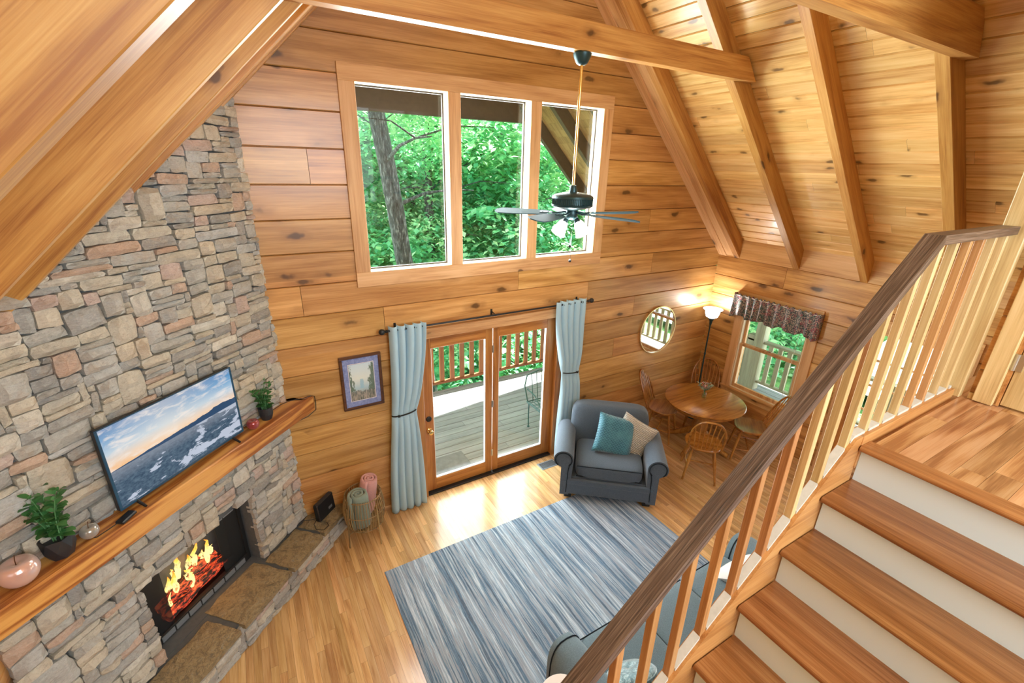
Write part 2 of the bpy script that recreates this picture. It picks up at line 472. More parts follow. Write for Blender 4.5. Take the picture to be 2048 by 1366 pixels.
# ------------------------------------------------------------------ mesh builder
class MB:
    def __init__(self):
        self.V, self.F, self.R, self.S = [], [], [], []

    def add(self, vs_, fs, rnd=None, smooth=False, mat=None):
        if rnd is None:
            rnd = random.random()
        o = len(self.V)
        for v in vs_:
            v = Vector(v)
            self.V.append(mat @ v if mat is not None else v)
        for f in fs:
            self.F.append(tuple(i + o for i in f))
            self.R.append(rnd)
            self.S.append(smooth)
        return self

    def box(self, x0, x1, y0, y1, z0, z1, rnd=None, bev=0.0, mat=None):
        if bev <= 0:
            v = [(x0, y0, z0), (x1, y0, z0), (x1, y1, z0), (x0, y1, z0), (x0, y0, z1), (x1, y0, z1), (x1, y1, z1), (x0, y1, z1)]
            f = [(0, 3, 2, 1), (4, 5, 6, 7), (0, 1, 5, 4), (1, 2, 6, 5), (2, 3, 7, 6), (3, 0, 4, 7)]
            return self.add(v, f, rnd, False, mat)
        b = min(bev, (x1 - x0) * .45, (y1 - y0) * .45, (z1 - z0) * .45)
        X, Y, Z = (x0, x1), (y0, y1), (z0, z1)
        v, idx = [], {}
        for i in (0, 1):
            for j in (0, 1):
                for k in (0, 1):
                    sx, sy, sz = (1, -1)[i], (1, -1)[j], (1, -1)[k]
                    idx[i, j, k, 0] = len(v)
                    v.append((X[i], Y[j] + sy * b, Z[k] + sz * b))
                    idx[i, j, k, 1] = len(v)
                    v.append((X[i] + sx * b, Y[j], Z[k] + sz * b))
                    idx[i, j, k, 2] = len(v)
                    v.append((X[i] + sx * b, Y[j] + sy * b, Z[k]))
        f = []
        for i in (0, 1):
            q = [idx[i, 0, 0, 0], idx[i, 1, 0, 0], idx[i, 1, 1, 0], idx[i, 0, 1, 0]]
            f.append(tuple(q if i else q[::-1]))
            q = [idx[0, i, 0, 1], idx[1, i, 0, 1], idx[1, i, 1, 1], idx[0, i, 1, 1]]
            f.append(tuple(q[::-1] if i else q))
            q = [idx[0, 0, i, 2], idx[1, 0, i, 2], idx[1, 1, i, 2], idx[0, 1, i, 2]]
            f.append(tuple(q if i else q[::-1]))
        for i in (0, 1):
            for j in (0, 1):
                f.append((idx[i, j, 0, 0], idx[i, j, 0, 1], idx[i, j, 1, 1], idx[i, j, 1, 0]))
                f.append((idx[i, 0, j, 0], idx[i, 0, j, 2], idx[i, 1, j, 2], idx[i, 1, j, 0]))
                f.append((idx[0, i, j, 1], idx[0, i, j, 2], idx[1, i, j, 2], idx[1, i, j, 1]))
        for i in (0, 1):
            for j in (0, 1):
                for k in (0, 1):
                    f.append((idx[i, j, k, 0], idx[i, j, k, 1], idx[i, j, k, 2]))
        return self.add(v, f, rnd, False, mat)

    def tube(self, pts, r, n=8, rnd=None, smooth=True, caps=True, mat=None, closed=False):
        pts = [Vector(p) for p in pts]
        m = len(pts)
        rs = r if isinstance(r, (list, tuple)) else [r] * m
        v, f = [], []
        prev = None
        for i, p in enumerate(pts):
            if closed:
                t = pts[(i + 1) % m] - pts[i - 1]
            else:
                t = pts[min(i + 1, m - 1)] - pts[max(i - 1, 0)]
            t.normalize()
            if prev is None:
                a = Vector((0, 0, 1)) if abs(t.z) < 0.9 else Vector((1, 0, 0))
                u = t.cross(a).normalized()
            else:
                u = (prev - t * prev.dot(t))
                if u.length < 1e-5:
                    u = t.cross(Vector((0.3, 0.5, 0.8)))
                u.normalize()
            prev = u
            w = t.cross(u)
            for k in range(n):
                a = 2 * PI * k / n
                v.append(p + (u * math.cos(a) + w * math.sin(a)) * rs[i])
        segs = m if closed else m - 1
        for i in range(segs):
            j = (i + 1) % m
            for k in range(n):
                f.append((i * n + k, i * n + (k + 1) % n, j * n + (k + 1) % n, j * n + k))
        if caps and not closed:
            f.append(tuple(range(n))[::-1])
            f.append(tuple(range((m - 1) * n, m * n)))
        return self.add(v, f, rnd, smooth, mat)

    def lathe(self, prof, n=24, rnd=None, smooth=True, mat=None, c=(0, 0, 0)):
        v, f = [], []
        for (r, z) in prof:
            for k in range(n):
                a = 2 * PI * k / n
                v.append((c[0] + r * math.cos(a), c[1] + r * math.sin(a), c[2] + z))
        m = len(prof)
        for i in range(m - 1):
            for k in range(n):
                f.append((i * n + k, i * n + (k + 1) % n, (i + 1) * n + (k + 1) % n, (i + 1) * n + k))
        if prof[0][0] > 1e-4:
            f.append(tuple(range(n))[::-1])
        if prof[-1][0] > 1e-4:
            f.append(tuple(range((m - 1) * n, m * n)))
        return self.add(v, f, rnd, smooth, mat)

    def prism(self, poly, h0, h1, axis='Z', rnd=None, mat=None, smooth=False):
        n = len(poly)

        def P(p, h):
            return {'Z': (p[0], p[1], h), 'Y': (p[0], h, p[1]), 'X': (h, p[0], p[1])}[axis]
        v = [P(p, h0) for p in poly] + [P(p, h1) for p in poly]
        f = [tuple(range(n))[::-1], tuple(range(n, 2 * n))]
        f += [(i, (i + 1) % n, n + (i + 1) % n, n + i) for i in range(n)]
        return self.add(v, f, rnd, smooth, mat)

    def soft(self, sx, sy, sz, e=0.35, n=10, c=(0, 0, 0), rnd=None, mat=None, fn=None):
        """rounded cushion block: cube grid pushed to a superellipsoid"""
        v, f, key = [], [], {}

        def vert(p):
            k = tuple(round(q, 5) for q in p)
            if k not in key:
                x, y, z = p
                L = (abs(x) ** (2 / e) + abs(y) ** (2 / e) + abs(z) ** (2 / e)) ** (e / 2)
                q = Vector((x / L * sx / 2, y / L * sy / 2, z / L * sz / 2))
                if fn:
                    q = Vector(fn(q))
                key[k] = len(v)
                v.append(q + Vector(c))
            return key[k]
        for ax in range(3):
            for s in (-1, 1):
                for i in range(n):
                    for j in range(n):
                        q = []
                        for (a, b) in ((i, j), (i + 1, j), (i + 1, j + 1), (i, j + 1)):
                            uu = math.tan((a / n * 2 - 1) * PI / 4)
                            ww = math.tan((b / n * 2 - 1) * PI / 4)
                            p = [0, 0, 0]
                            p[ax] = s
                            p[(ax + 1) % 3] = uu
                            p[(ax + 2) % 3] = ww
                            q.append(vert(p))
                        f.append(tuple(q if s > 0 else q[::-1]))
        return self.add(v, f, rnd, True, mat)

    def build(self, name, mat, parent=None, loc=None, rot=None, weld=False):
        me = bpy.data.meshes.new(name)
        me.from_pydata([tuple(v) for v in self.V], [], self.F)
        me.materials.append(mat)
        at = me.attributes.new('rnd', 'FLOAT', 'FACE')
        at.data.foreach_set('value', self.R)
        me.polygons.foreach_set('use_smooth', self.S)
        me.update()
        if any(self.S):
            me.set_sharp_from_angle(angle=math.radians(42))
        o = bpy.data.objects.new(name, me)
        COL.objects.link(o)
        if parent is not None:
            o.parent = parent
        if loc is not None:
            o.location = loc
        if rot is not None:
            o.rotation_euler = rot
        return o


def tag(o, label, cat, group=None, kind=None):
    o['label'] = label
    o['category'] = cat
    if group:
        o['group'] = group
    if kind:
        o['kind'] = kind
    return o


def thing(name, label, cat, loc=(0, 0, 0), rot=(0, 0, 0), group=None, kind=None):
    o = bpy.data.objects.new(name, None)
    o.empty_display_size = 0.1
    COL.objects.link(o)
    o.location = loc
    o.rotation_euler = rot
    return tag(o, label, cat, group, kind)


def part(o, label):
    o['label'] = label
    return o


def T(x=0, y=0, z=0):
    return Matrix.Translation((x, y, z))


def Rz(a):
    return Matrix.Rotation(a, 4, 'Z')


def Rx(a):
    return Matrix.Rotation(a, 4, 'X')


def Ry(a):
    return Matrix.Rotation(a, 4, 'Y')


KR = 6.50          # underside plane of the rafters: z = KR - |x|
XW = 3.876         # side walls
RD = 0.185         # rafter depth
YF, YB = -7.6, 2.65  # roof from behind the camera to the porch overhang
PITCH = 0.2885
SQ = math.sqrt(0.5)


# ================================================================== SETTING
def struct(o, label, cat, kind='structure'):
    return tag(o, label, cat, kind=kind)


def log_courses(z_first, z_top, pitch=PITCH):
    zs = [0.0]
    z = z_first
    while z < z_top:
        zs.append(z)
        z += pitch
    zs.append(z_top)
    return zs


def log_wall(zs, openings, ul, ur, seams, mat4, c=0.009, g=0.0018, t0=0.05, t1=0.2):
    """course logs with chamfered edges; openings = (u0,u1,z0,z1); ul/ur give the ends at a height"""
    mb = MB()
    for k in range(len(zs) - 1):
        za, zb = zs[k], zs[k + 1]
        if zb - za < 0.02:
            continue
        cuts = sorted({za, zb} | {z for o in openings for z in (o[2], o[3]) if za < z < zb})
        for i in range(len(cuts) - 1):
            z0, z1 = cuts[i], cuts[i + 1]
            zm = (z0 + z1) / 2
            L, Rr = min(ul(z0), ul(z1)), max(ur(z0), ur(z1))
            if L >= Rr:
                continue
            spans = [(L, Rr)]
            for o in openings:
                if o[2] < zm < o[3]:
                    spans = [q for s_ in spans for q in ((s_[0], min(s_[1], o[0])), (max(s_[0], o[1]), s_[1])) if q[1] - q[0] > 1e-3]
            for (a, b) in spans:
                # continuous slab behind
                def X(z, a=a, b=b):
                    return max(a, ul(z)), min(b, ur(z))
                p = []
                for w in (t0, t1):
                    for z in (z0, z1):
                        xa, xb = X(z)
                        p += [(xa, w, z), (max(xb, xa + .001), w, z)]
                mb.add(p, [(0, 1, 3, 2), (4, 6, 7, 5), (0, 2, 6, 4), (1, 5, 7, 3), (0, 4, 5, 1), (2, 3, 7, 6)], 0.5, False, mat4)
                js = [a] + sorted(s_ for (kk, s_) in seams if kk == k and a < s_ < b) + [b]
                for q in range(len(js) - 1):
                    ja = js[q] + (g if q > 0 else 0)
                    jb = js[q + 1] - (g if q < len(js) - 2 else 0)
                    prof = []
                    lo, hi = (z0 == za), (z1 == zb)
                    prof.append((t0, z0 + (g if lo else 0)))
                    if lo:
                        prof.append((c, z0 + g))
                    prof.append((0, z0 + (g + c * .7 if lo else 0)))
                    prof.append((0, z1 - (g + c * .7 if hi else 0)))
                    if hi:
                        prof.append((c, z1 - g))
                    prof.append((t0, z1 - (g if hi else 0)))
                    n = len(prof)
                    v = []
                    for end in (0, 1):
                        for (w, z) in prof:
                            v.append(((max(ja, ul(z)), min(jb, ur(z)))[end], w, z))
                    f = [tuple(range(n)), tuple(range(n, 2 * n))[::-1]]
                    f += [(j, n + j, n + j + 1, j + 1) for j in range(n - 1)]
                    rr = random.Random(k * 131 + q * 17 + int(a * 10) * (1 if len(spans) < 2 else 0)).random()
                    mb.add(v, f, rr, False, mat4)
    return mb


# ---- back (gable) wall of logs, with the upper window and the patio doors
WIN = (-1.364, 1.353, 2.824, 4.425)
DOOR = (-0.905, 0.905, 0.0, 2.05)
gab = lambda z: min(XW, KR + 0.24 - z)
zs_back = log_courses(0.1485, 6.72)
seams = [(8, -1.27), (9, 2.45), (9, 0.30), (8, 1.35), (10, 0.42), (9, -2.0), (11, 2.3), (5, 1.9), (13, -1.8), (7, 2.2)]
wb_ = log_wall(zs_back, [(-1.386, 1.375, 2.802, 4.447), (-0.927, 0.927, 0.0, 2.072)], lambda z: -gab(z), gab, seams, Matrix.Identity(4))
struct(wb_.build('wall_back', M['log']), 'gable wall of wide varnished orange-brown pine logs', 'wall')
# ---- right wall
WR1 = (0.60, 1.53, 0.66, 2.06)     # in u = -y
WR2 = (2.12, 3.06, 0.0, 2.14)
zs_r = log_courses(0.312 - PITCH + PITCH, 2.62)
zs_r = [0.0, 0.024 + 0.0] + [0.312 + PITCH * i for i in range(8)] + [2.622]
zs_r = [0.0, 0.312] + [0.312 + PITCH * i for i in range(1, 8)] + [2.622]
wr_ = log_wall(zs_r, [WR1, WR2], lambda z: 0.0, lambda z: -YF, [(8, 1.06), (7, 2.1), (5, 1.9), (3, 2.0)], T(XW, 0, 0) @ Rz(-PI / 2))
struct(wr_.build('wall_right', M['log_y']), 'low side wall of knotty pine logs under the right roof slope', 'wall')
wl_ = log_wall(zs_r, [], lambda z: YF, lambda z: 0.0, [], T(-XW, 0, 0) @ Rz(PI / 2))
struct(wl_.build('wall_left', M['log_y']), 'side wall of pine logs left of the stone fireplace', 'wall')
# ---- wall behind the camera, with an added opening for the fill light
mb = MB()
for k in range(24):
    z0, z1 = k * PITCH, (k + 1) * PITCH
    x = min(XW, KR + 0.24 - z0)
    if x <= 0:
        break
    if 3.0 < (z0 + z1) / 2 < 5.6:
        mb.box(-x, min(-2.7, x), YF - 0.2, YF, z0, z1)
        if x > 0.9:
            mb.box(0.9, x, YF - 0.2, YF, z0, z1)
    else:
        mb.box(-x, x, YF - 0.2, YF, z0, z1)
struct(mb.build('wall_front', M['log']), 'log gable wall behind the stairs', 'wall')

# ---- ground floor: strip oak
mb = MB()
rng = random.Random(3)
y0f = YF
x = -XW
while x < XW:
    y = y0f - rng.random() * 0.8
    while y < 0.05:
        ln = 0.45 + rng.random() * 1.0
        ya, yb = max(y, y0f), min(y + ln, 0.05)
        if yb > ya:
            mb.add([(x + .0005, ya + .0005, 0), (x + .0565, ya + .0005, 0), (x + .0565, yb - .0005, 0), (x + .0005, yb - .0005, 0)], [(0, 1, 2, 3)], rng.random())
        y += ln
    x += 0.057
fl = mb.build('floor', M['floor'])
struct(fl, 'glossy honey-coloured narrow strip oak floor', 'floor')
mb = MB()
mb.box(-XW - .2, XW + .2, YF - .2, 0.2, -0.25, -0.003)
sub = mb.build('floor_base', M['dark'])
struct(sub, 'dark base beneath the oak strip floor', 'floor')

# ---- loft floor (landing) with red oak boards
SX, SZ = -0.272, 2.722
STG, STR = 0.219, 0.1785
mb = MB()
rng = random.Random(9)
y = -3.765
while y > YF:
    xx = SX + 0.085 + (-rng.random() * 0.7)
    while xx < XW:
        ln = 0.5 + rng.random() * 0.9
        xa, xb = max(xx, SX + 0.085), min(xx + ln, XW)
        if xb > xa:
            mb.box(xa + .0005, xb - .0005, y - .0815, y - .0005, SZ - .02, SZ, rng.random())
        xx += ln
    y -= 0.082
mb.box(SX + 0.05, XW, YF, -3.69, SZ - 0.24, SZ - .021, 0.4)
lf = mb.build('floor_loft', M['loft'])
struct(lf, 'red oak boarded loft floor at the stair head', 'floor')

# ---- inner loft wall with a door, right of the landing
WX = 0.752
zs_l = [SZ - .0] + [SZ + 0.16 + PITCH * i for i in range(12)]
lw = log_wall(zs_l, [(3.955 - .06, 4.80, SZ, SZ + 2.06)], lambda z: 3.79, lambda z: -YF, [], T(WX, 0, 0) @ Rz(-PI / 2), t1=0.14)
lw.V = [v if v.z <= KR - WX + 0.1 else Vector((v.x, v.y, KR - WX + 0.1)) for v in lw.V]
struct(lw.build('wall_loft', M['log_y']), 'shaded log wall of the loft bedroom beside the landing', 'wall')

# ---- roof slopes
EAVE = XW * math.sqrt(2)       # length along the slope from the ridge to the wall


def slope_obj(mb, name, mat, right, **kw):
    o = mb.build(name, mat)
    o.location = (0, 0, KR)
    o.rotation_euler = (0, PI / 4, 0) if right else (0, PI / 4, PI)
    return o


for right in (True, False):
    # boards along the ridge direction, underside at RD above the rafter undersides
    mb = MB()
    rng = random.Random(11 + right)
    u = -RD
    w = 0.135
    while u < EAVE + 0.25:
        ya = YF if right else -0.2
        yb = 0.2 if right else -YF
        js = [ya]
        y = ya + 0.6 + rng.random() * 2.5
        while y < yb - 0.5:
            js.append(y)
            y += 2.2 + rng.random() * 1.5
        js.append(yb)
        for a, b in zip(js[:-1], js[1:]):
            c = 0.009
            z0 = RD
            v = []
            for yy in (a + .0006, b - .0006):
                v += [(u + .001, yy, z0 + c * 1.6), (u + c, yy, z0), (u + w - c, yy, z0), (u + w - .001, yy, z0 + c * 1.6)]
            mb.add(v, [(0, 4, 5, 1), (1, 5, 6, 2), (2, 6, 7, 3)], rng.random())
        u += w
    o = slope_obj(mb, 'ceiling_right' if right else 'ceiling_left', M['ceil'], right)
    struct(o, ('knotty pine boarded slope of the ceiling above the dining corner' if right else 'knotty pine boarded ceiling slope above the fireplace'), 'ceiling')
    mb = MB()
    mb.box(-0.3, EAVE + (0.22 if right else 0.9), (YF - .2) if right else -YB, YB if right else (-YF + .2), RD + .016, RD + .12)
    o = slope_obj(mb, 'roof_right' if right else 'roof_left', M['ext_dark'], right)
    struct(o, 'outer skin of the right roof slope' if right else 'outer skin of the left roof slope', 'roof')
    # porch overhang boards
    mb = MB()
    u = -RD
    while u < EAVE + (0.18 if right else 0.85):
        mb.box(u + .001, u + .134, 0.22 if right else -YB, YB if right else -0.22, RD, RD + .015, rng.random())
        u += 0.135
    o = slope_obj(mb, 'ceiling_porch_right' if right else 'ceiling_porch_left', M['ext_wood'], right)
    struct(o, 'boarded underside of the porch roof outside the upper window' if right else 'boarded underside of the porch roof, left half', 'ceiling')


def rafter(right, yc, w, label, mat='rafter', ulen=EAVE + 0.02, depth=RD, u0=0.0):
    mb = MB()
    s = 1 if right else -1
    ya, yb = sorted((s * (yc - w / 2), s * (yc + w / 2)))
    mb.box(u0, ulen, ya, yb, 0, depth, None, 0.004)
    o = slope_obj(mb, 'rafter', M[mat], right)
    return tag(o, label, 'rafter', 'rafters of the roof')


rafter(True, -0.30, 0.09, 'square pine rafter on the right slope, closest to the log gable wall')
rafter(True, -1.165, 0.09, 'pine rafter on the right slope that meets the end of the fan beam')
rafter(True, -1.965, 0.085, 'pine rafter on the right slope with a round dark knot, between the two tie beams')
rafter(True, -2.775, 0.09, 'pine rafter on the right slope that looks upright, under the bigger tie beam')
rafter(False, -0.62, 0.09, 'dark pine rafter on the left slope, closest to the stone chimney')
rafter(False, -1.165, 0.09, 'pine rafter on the left slope that meets the end of the fan beam')
rafter(False, -1.955, 0.09, 'broad pine rafter face with knots on the left slope, second from the camera')
rafter(False, -3.125, 0.125, 'huge blurred pine rafter in the top left corner, closest to the camera')
for right in (True, False):
    for yc in (0.96, 1.78, 2.60):
        o = rafter(right, yc, 0.09, {(True, 0.96): 'dark porch rafter just outside the upper window', (True, 1.78): 'dark porch rafter in the middle of the porch roof, right half',
                                     (True, 2.60): 'dark outermost rafter of the porch roof seen through the right pane',
                                     (False, 0.96): 'dark porch rafter on the left half, nearest the window', (False, 1.78): 'dark porch rafter in the middle of the left half',
                                     (False, 2.60): 'dark outermost rafter on the left half of the porch roof'}[right, yc], 'ext_dark', EAVE + (0.15 if right else 0.8))
        o['group'] = 'rafters of the porch roof'

# rake trim boards between gable wall and first rafter
for right in (True, False):
    mb = MB()
    s = 1 if right else -1
    ya, yb = sorted((s * -0.13, s * 0.0))
    mb.box(0.0, EAVE + .02, ya, yb, 0.0, 0.022, None, 0.002)
    ya, yb = sorted((s * (-0.255 if right else -0.575), s * -0.13))
    mb.box(0.0, EAVE + .02, ya, yb, 0.012, 0.03, None, 0.002)
    o = slope_obj(mb, 'trim_1' if right else 'trim_2', M['trim'], right)
    struct(o, 'rake trim boards along the right roof slope at the gable' if right else 'rake trim boards along the left roof slope at the gable', 'trim')

# blocking boards between rafter feet on the right wall
mb = MB()
ys = [0.0, -0.255, -0.345, -1.12, -1.21, -1.9225, -2.0075, -2.73, -2.82, -3.6, -3.7, -4.5, -4.6, YF]
for i in range(0, len(ys), 2):
    mb.box(XW - 0.002, XW + 0.03, ys[i + 1], ys[i], 2.622, 2.91, None, 0.002)
struct(mb.build('trim_3', M['trim_y']), 'pale pine blocking boards between the rafter feet', 'trim')


def beam(y0, y1, z0, z1, xb, xt, name, label, mat='rafter'):
    mb = MB()
    mb.prism([(-xb, z0), (xb, z0), (xt, z1), (-xt, z1)], y0, y1, 'Y')
    o = mb.build(name, M[mat])
    return tag(o, label, 'beam')


beam(-1.30, -1.212, 4.605, 4.795, 2.10, 1.93, 'tie_beam', 'pine tie beam across the room that the ceiling fan hangs from')
beam(-2.915, -2.822, 4.555, 4.815, 2.12, 1.98, 'tie_beam', 'rough sawn pine tie beam at the top right, bigger and closer to the camera')
beam(2.50, 2.62, 4.46, 5.10, 1.9, 1.5, 'porch_beam', 'dark beam across the porch roof above the tree view', 'ext_dark')


# ---- upper window (one casing, three fixed lights)
def window_box(name, mat_, spec):
    mb = MB()
    for s in spec:
        mb.box(*s, None, 0.002)
    return mb.build(name, M[mat_])


w1 = thing('window_1', 'wide three-pane upper window in the gable with pine casing', 'window', (0, 0, 2.683), kind='structure')


def wpart(name, mat_, spec, parent, label=None, bev=0.002):
    mb = MB()
    px, py, pz = parent.location
    for s in spec:
        mb.box(s[0] - px, s[1] - px, s[2] - py, s[3] - py, s[4] - pz, s[5] - pz, None, bev)
    o = mb.build(name, M[mat_], parent)
    if label:
        o['label'] = label
    return o


ox = [-1.364, -0.528, -0.403, 0.387, 0.514, 1.353]
wpart('casing_head', 'trim', [(-1.50, 1.489, -.024, 0, 4.425, 4.56)], w1)
wpart('casing_sill', 'trim', [(-1.50, 1.489, -.024, 0, 2.683, 2.824)], w1)
for a, b in ((-1.50, -1.364), (1.353, 1.489)):
    wpart('casing_side', 'trim_z', [(a, b, -.022, 0, 2.824, 4.425)], w1)
for a, b in ((-0.528, -0.403), (0.387, 0.514)):
    wpart('mullion', 'trim_z', [(a, b, -.022, -.002, 2.824, 4.425)], w1)
spec = []
for i in (0, 2, 4):
    a, b = ox[i], ox[i + 1]
    spec += [(a - .02, a, -.001, .15, 2.81, 4.44), (b, b + .02, -.001, .15, 2.81, 4.44), (a, b, -.001, .15, 2.804, 2.824), (a, b, -.001, .15, 4.425, 4.445)]
for a, b in ((-0.508, -0.423), (0.407, 0.494)):
    spec.append((a, b, 0, .16, 2.81, 4.44))
part(wpart('jamb', 'jamb', spec, w1, bev=0), 'pale cream jamb')
for i in (0, 2, 4):
    a, b = ox[i], ox[i + 1]
    part(wpart('sash', 'ext_dark', [(a, a + .012, .105, .125, 2.824, 4.425), (b - .012, b, .105, .125, 2.824, 4.425), (a + .012, b - .012, .105, .125, 2.824, 2.838), (a + .012, b - .012, .105, .125, 4.411, 4.425)], w1, bev=0), 'thin dark glazing bead')
    wpart('pane', 'glass', [(a + .005, b - .005, .113, .118, 2.83, 4.42)], w1, bev=0)

# ---- patio doors
cas = thing('trim_4', 'pine casing around the patio doors', 'trim', (0, 0, 0), kind='structure')
wpart('casing_head', 'trim', [(-1.06, 1.06, -.024, 0, 2.05, 2.165)], cas)
for a, b in ((-1.03, -0.905), (0.905, 1.03)):
    part(wpart('casing_side', 'door', [(a, b, -.02, 0, 0.0, 2.05)], cas), 'darker upright casing board')
wpart('door_jamb', 'door', [(-0.925, -0.905, 0, .16, 0, 2.05), (0.905, 0.925, 0, .16, 0, 2.05), (-0.925, .925, 0, .16, 2.05, 2.07)], cas, bev=0)
wpart('threshold', 'black', [(-0.905, 0.905, -.015, .16, 0.0, 0.018)], cas, 'black threshold')


def patio_door(name, x0, x1, gx0, gx1, knob, label):
    d = thing(name, label, 'door', ((x0 + x1) / 2, 0.06, 0.02), kind='structure')
    y0, y1 = 0.045, 0.085
    wpart('stile', 'door', [(x0, gx0, y0, y1, .02, 2.04)], d)
    wpart('stile', 'door', [(gx1, x1, y0, y1, .02, 2.04)], d)
    wpart('rail', 'door_x', [(gx0, gx1, y0, y1, .02, 0.176)], d)
    wpart('rail', 'door_x', [(gx0, gx1, y0, y1, 1.903, 2.04)], d)
    part(wpart('glazing_bead', 'white', [(gx0, gx0 + .008, y0 + .008, y1, .176, 1.903), (gx1 - .008, gx1, y0 + .008, y1, .176, 1.903), (gx0, gx1, y0 + .008, y1, .176, .186)], d, bev=0), 'white glazing bead')
    wpart('pane', 'glass', [(gx0, gx1, .062, .067, .17, 1.91)], d, bev=0)
    if knob:
        px, py, pz = d.location
        kx = -0.838
        mb = MB()
        mt = T(kx - px, y0 - py, 0.88 - pz) @ Rx(PI / 2)
        mb.lathe([(0, 0), (.032, 0), (.032, .004), (.026, .010), (.012, .013), (.011, .035), (.022, .042), (.030, .055), (.028, .066), (.016, .072), (0, .073)], 20, mat=mt)
        part(mb.build('door_knob', M['brass'], d), 'polished brass knob')
        mb = MB()
        mt = T(kx - px, y0 - py, 1.035 - pz) @ Rx(PI / 2)
        mb.lathe([(0, 0), (.034, 0), (.034, .010), (.026, .017), (0, .018)], 20, mat=mt)
        mb.box(-.004, .004, -.012, .012, .016, .03, mat=mt)
        part(mb.build('deadbolt', M['black'], d), 'black round deadbolt')
    return d


door1 = patio_door('door_1', -0.903, -0.006, -0.777, -0.093, True, 'left glazed patio door with the brass knob and black deadbolt')
door2 = patio_door('door_2', 0.006, 0.903, 0.085, 0.776, False, 'right glazed patio door without a knob, hinged at the middle')
for z in (0.30, 1.02, 1.76):
    mb = MB()
    mb.tube([(0.0 - door2.location.x, 0.036 - .06, z - .02 - .045), (0.0 - door2.location.x, 0.036 - .06, z - .02 + .045)], .006, 8)
    mb.box(-.014 - door2.location.x, .014 - door2.location.x, .042 - .06, .046 - .06, z - .065, z + .025)
    part(mb.build('hinge', M['steel'], door2), 'steel hinge')


# ---- side windows in the right wall
def side_window(name, u0, u1, label, cas_w, cord):
    w = thing(name, label, 'window', (XW, -(u0 + u1) / 2, 0.56), kind='structure')

    def sp(nm, mat_, specs, lab=None, bev=0.002):
        # spec in (depth from wall face, u0,u1, z0,z1)
        return wpart(nm, mat_, [(XW + a, XW + b, -q1, -q0, z0, z1) for (a, b, q0, q1, z0, z1) in specs], w, lab, bev)
    c = cas_w
    sp('casing_side', 'trim_z', [(-.022, 0, u0 - c, u0, .60, 2.10)])
    sp('casing_side', 'trim_z', [(-.022, 0, u1, u1 + c, .60, 2.10)])
    sp('casing_head', 'trim_y', [(-.022, 0, u0 - c, u1 + c, 2.06, 2.17)])
    sp('stool', 'trim_y', [(-.05, .0, u0 - c - .02, u1 + c + .02, .635, .665)])
    sp('apron', 'trim_y', [(-.02, 0, u0 - c, u1 + c, .545, .635)])
    sp('jamb', 'jamb', [(0, .14, u0 - .0, u0 + .018, .66, 2.06), (0, .14, u1 - .018, u1, .66, 2.06), (0, .14, u0, u1, 2.042, 2.06), (0, .14, u0, u1, .66, .672)], 'pale jamb', 0)
    a, b = u0 + .018, u1 - .018
    lo = sp('lower_sash', 'trim_z', [(.03, .06, a, a + .038, .672, 1.385), (.03, .06, b - .038, b, .672, 1.385), (.03, .06, a + .038, b - .038, .672, .725), (.03, .06, a + .038, b - .038, 1.345, 1.385)])
    up = sp('upper_sash', 'trim_z', [(.065, .095, a, a + .038, 1.35, 2.04), (.065, .095, b - .038, b, 1.35, 2.04), (.065, .095, a + .038, b - .038, 1.99, 2.04), (.065, .095, a + .038, b - .038, 1.35, 1.385)])
    p = sp('pane', 'glass', [(.044, .048, a + .03, b - .03, .72, 1.35)], bev=0)
    p = sp('pane', 'glass', [(.078, .082, a + .03, b - .03, 1.38, 2.0)], bev=0)
    mb = MB()
    mb.box(-.004, .012, -.03, .03, 1.385 - .56, 1.40 - .56, bev=.003)
    mb.tube([(0.0, 0, 1.40 - .56), (-.012, .018, 1.412 - .56)], .005, 6)
    part(mb.build('sash_lock', M['steel'], w, (.04, 0, 0)), 'small steel sash lock')
    if cord:
        mb = MB()
        yy = -(u1 - .1) + (u0 + u1) / 2
        mb.tube([(-.03, yy, 2.05 - .56), (-.035, yy, 1.2 - .56), (-.06, yy - .01, .55 - .56), (-.06, yy - .012, .38 - .56)], .0022, 5)
        mb.lathe([(0, 0), (.006, .004), (.004, .03), (0, .034)], 8, c=(-.06, yy - .012, .35 - .56))
        part(mb.build('blind_cord', M['white'], w), 'thin white blind cord')
    return w


side_window('window_2', 0.60, 1.53, 'double-hung side window under the floral valance', 0.125, True)
d4 = thing('door_4', 'sunlit multi-pane glazed side door seen between the stair balusters', 'door', (XW, -2.59, 0.0), kind='structure')
U0, U1, G0, G1 = 2.12, 3.06, 2.245, 2.935


def d4p(nm, mat_, specs, lab=None, bev=0.002):
    return wpart(nm, mat_, [(XW + p, XW + q, -u1, -u0, z0, z1) for (p, q, u0, u1, z0, z1) in specs], d4, lab, bev)


for (p, q) in ((U0 - .10, U0), (U1, U1 + .10)):
    d4p('casing_side', 'trim_z', [(-.022, 0, p, q, 0, 2.14)])
d4p('casing_head', 'trim_y', [(-.022, 0, U0 - .10, U1 + .10, 2.14, 2.25)])
d4p('stile', 'door', [(.03, .07, U0 + .004, G0, .02, 2.13)])
d4p('stile', 'door', [(.03, .07, G1, U1 - .004, .02, 2.13)])
d4p('rail', 'trim_y', [(.03, .07, G0, G1, .02, .46)])
d4p('rail', 'trim_y', [(.03, .07, G0, G1, 2.06, 2.13)])
for i in range(1, 5):
    d4p('muntin', 'trim_y', [(.036, .064, G0, G1, .46 + .32 * i - .011, .46 + .32 * i + .011)])
for i in range(1, 3):
    d4p('muntin', 'trim_z', [(.038, .062, G0 + .23 * i - .011, G0 + .23 * i + .011, .46, 2.06)])
d4p('pane', 'glass', [(.048, .053, G0, G1, .46, 2.06)], bev=0)

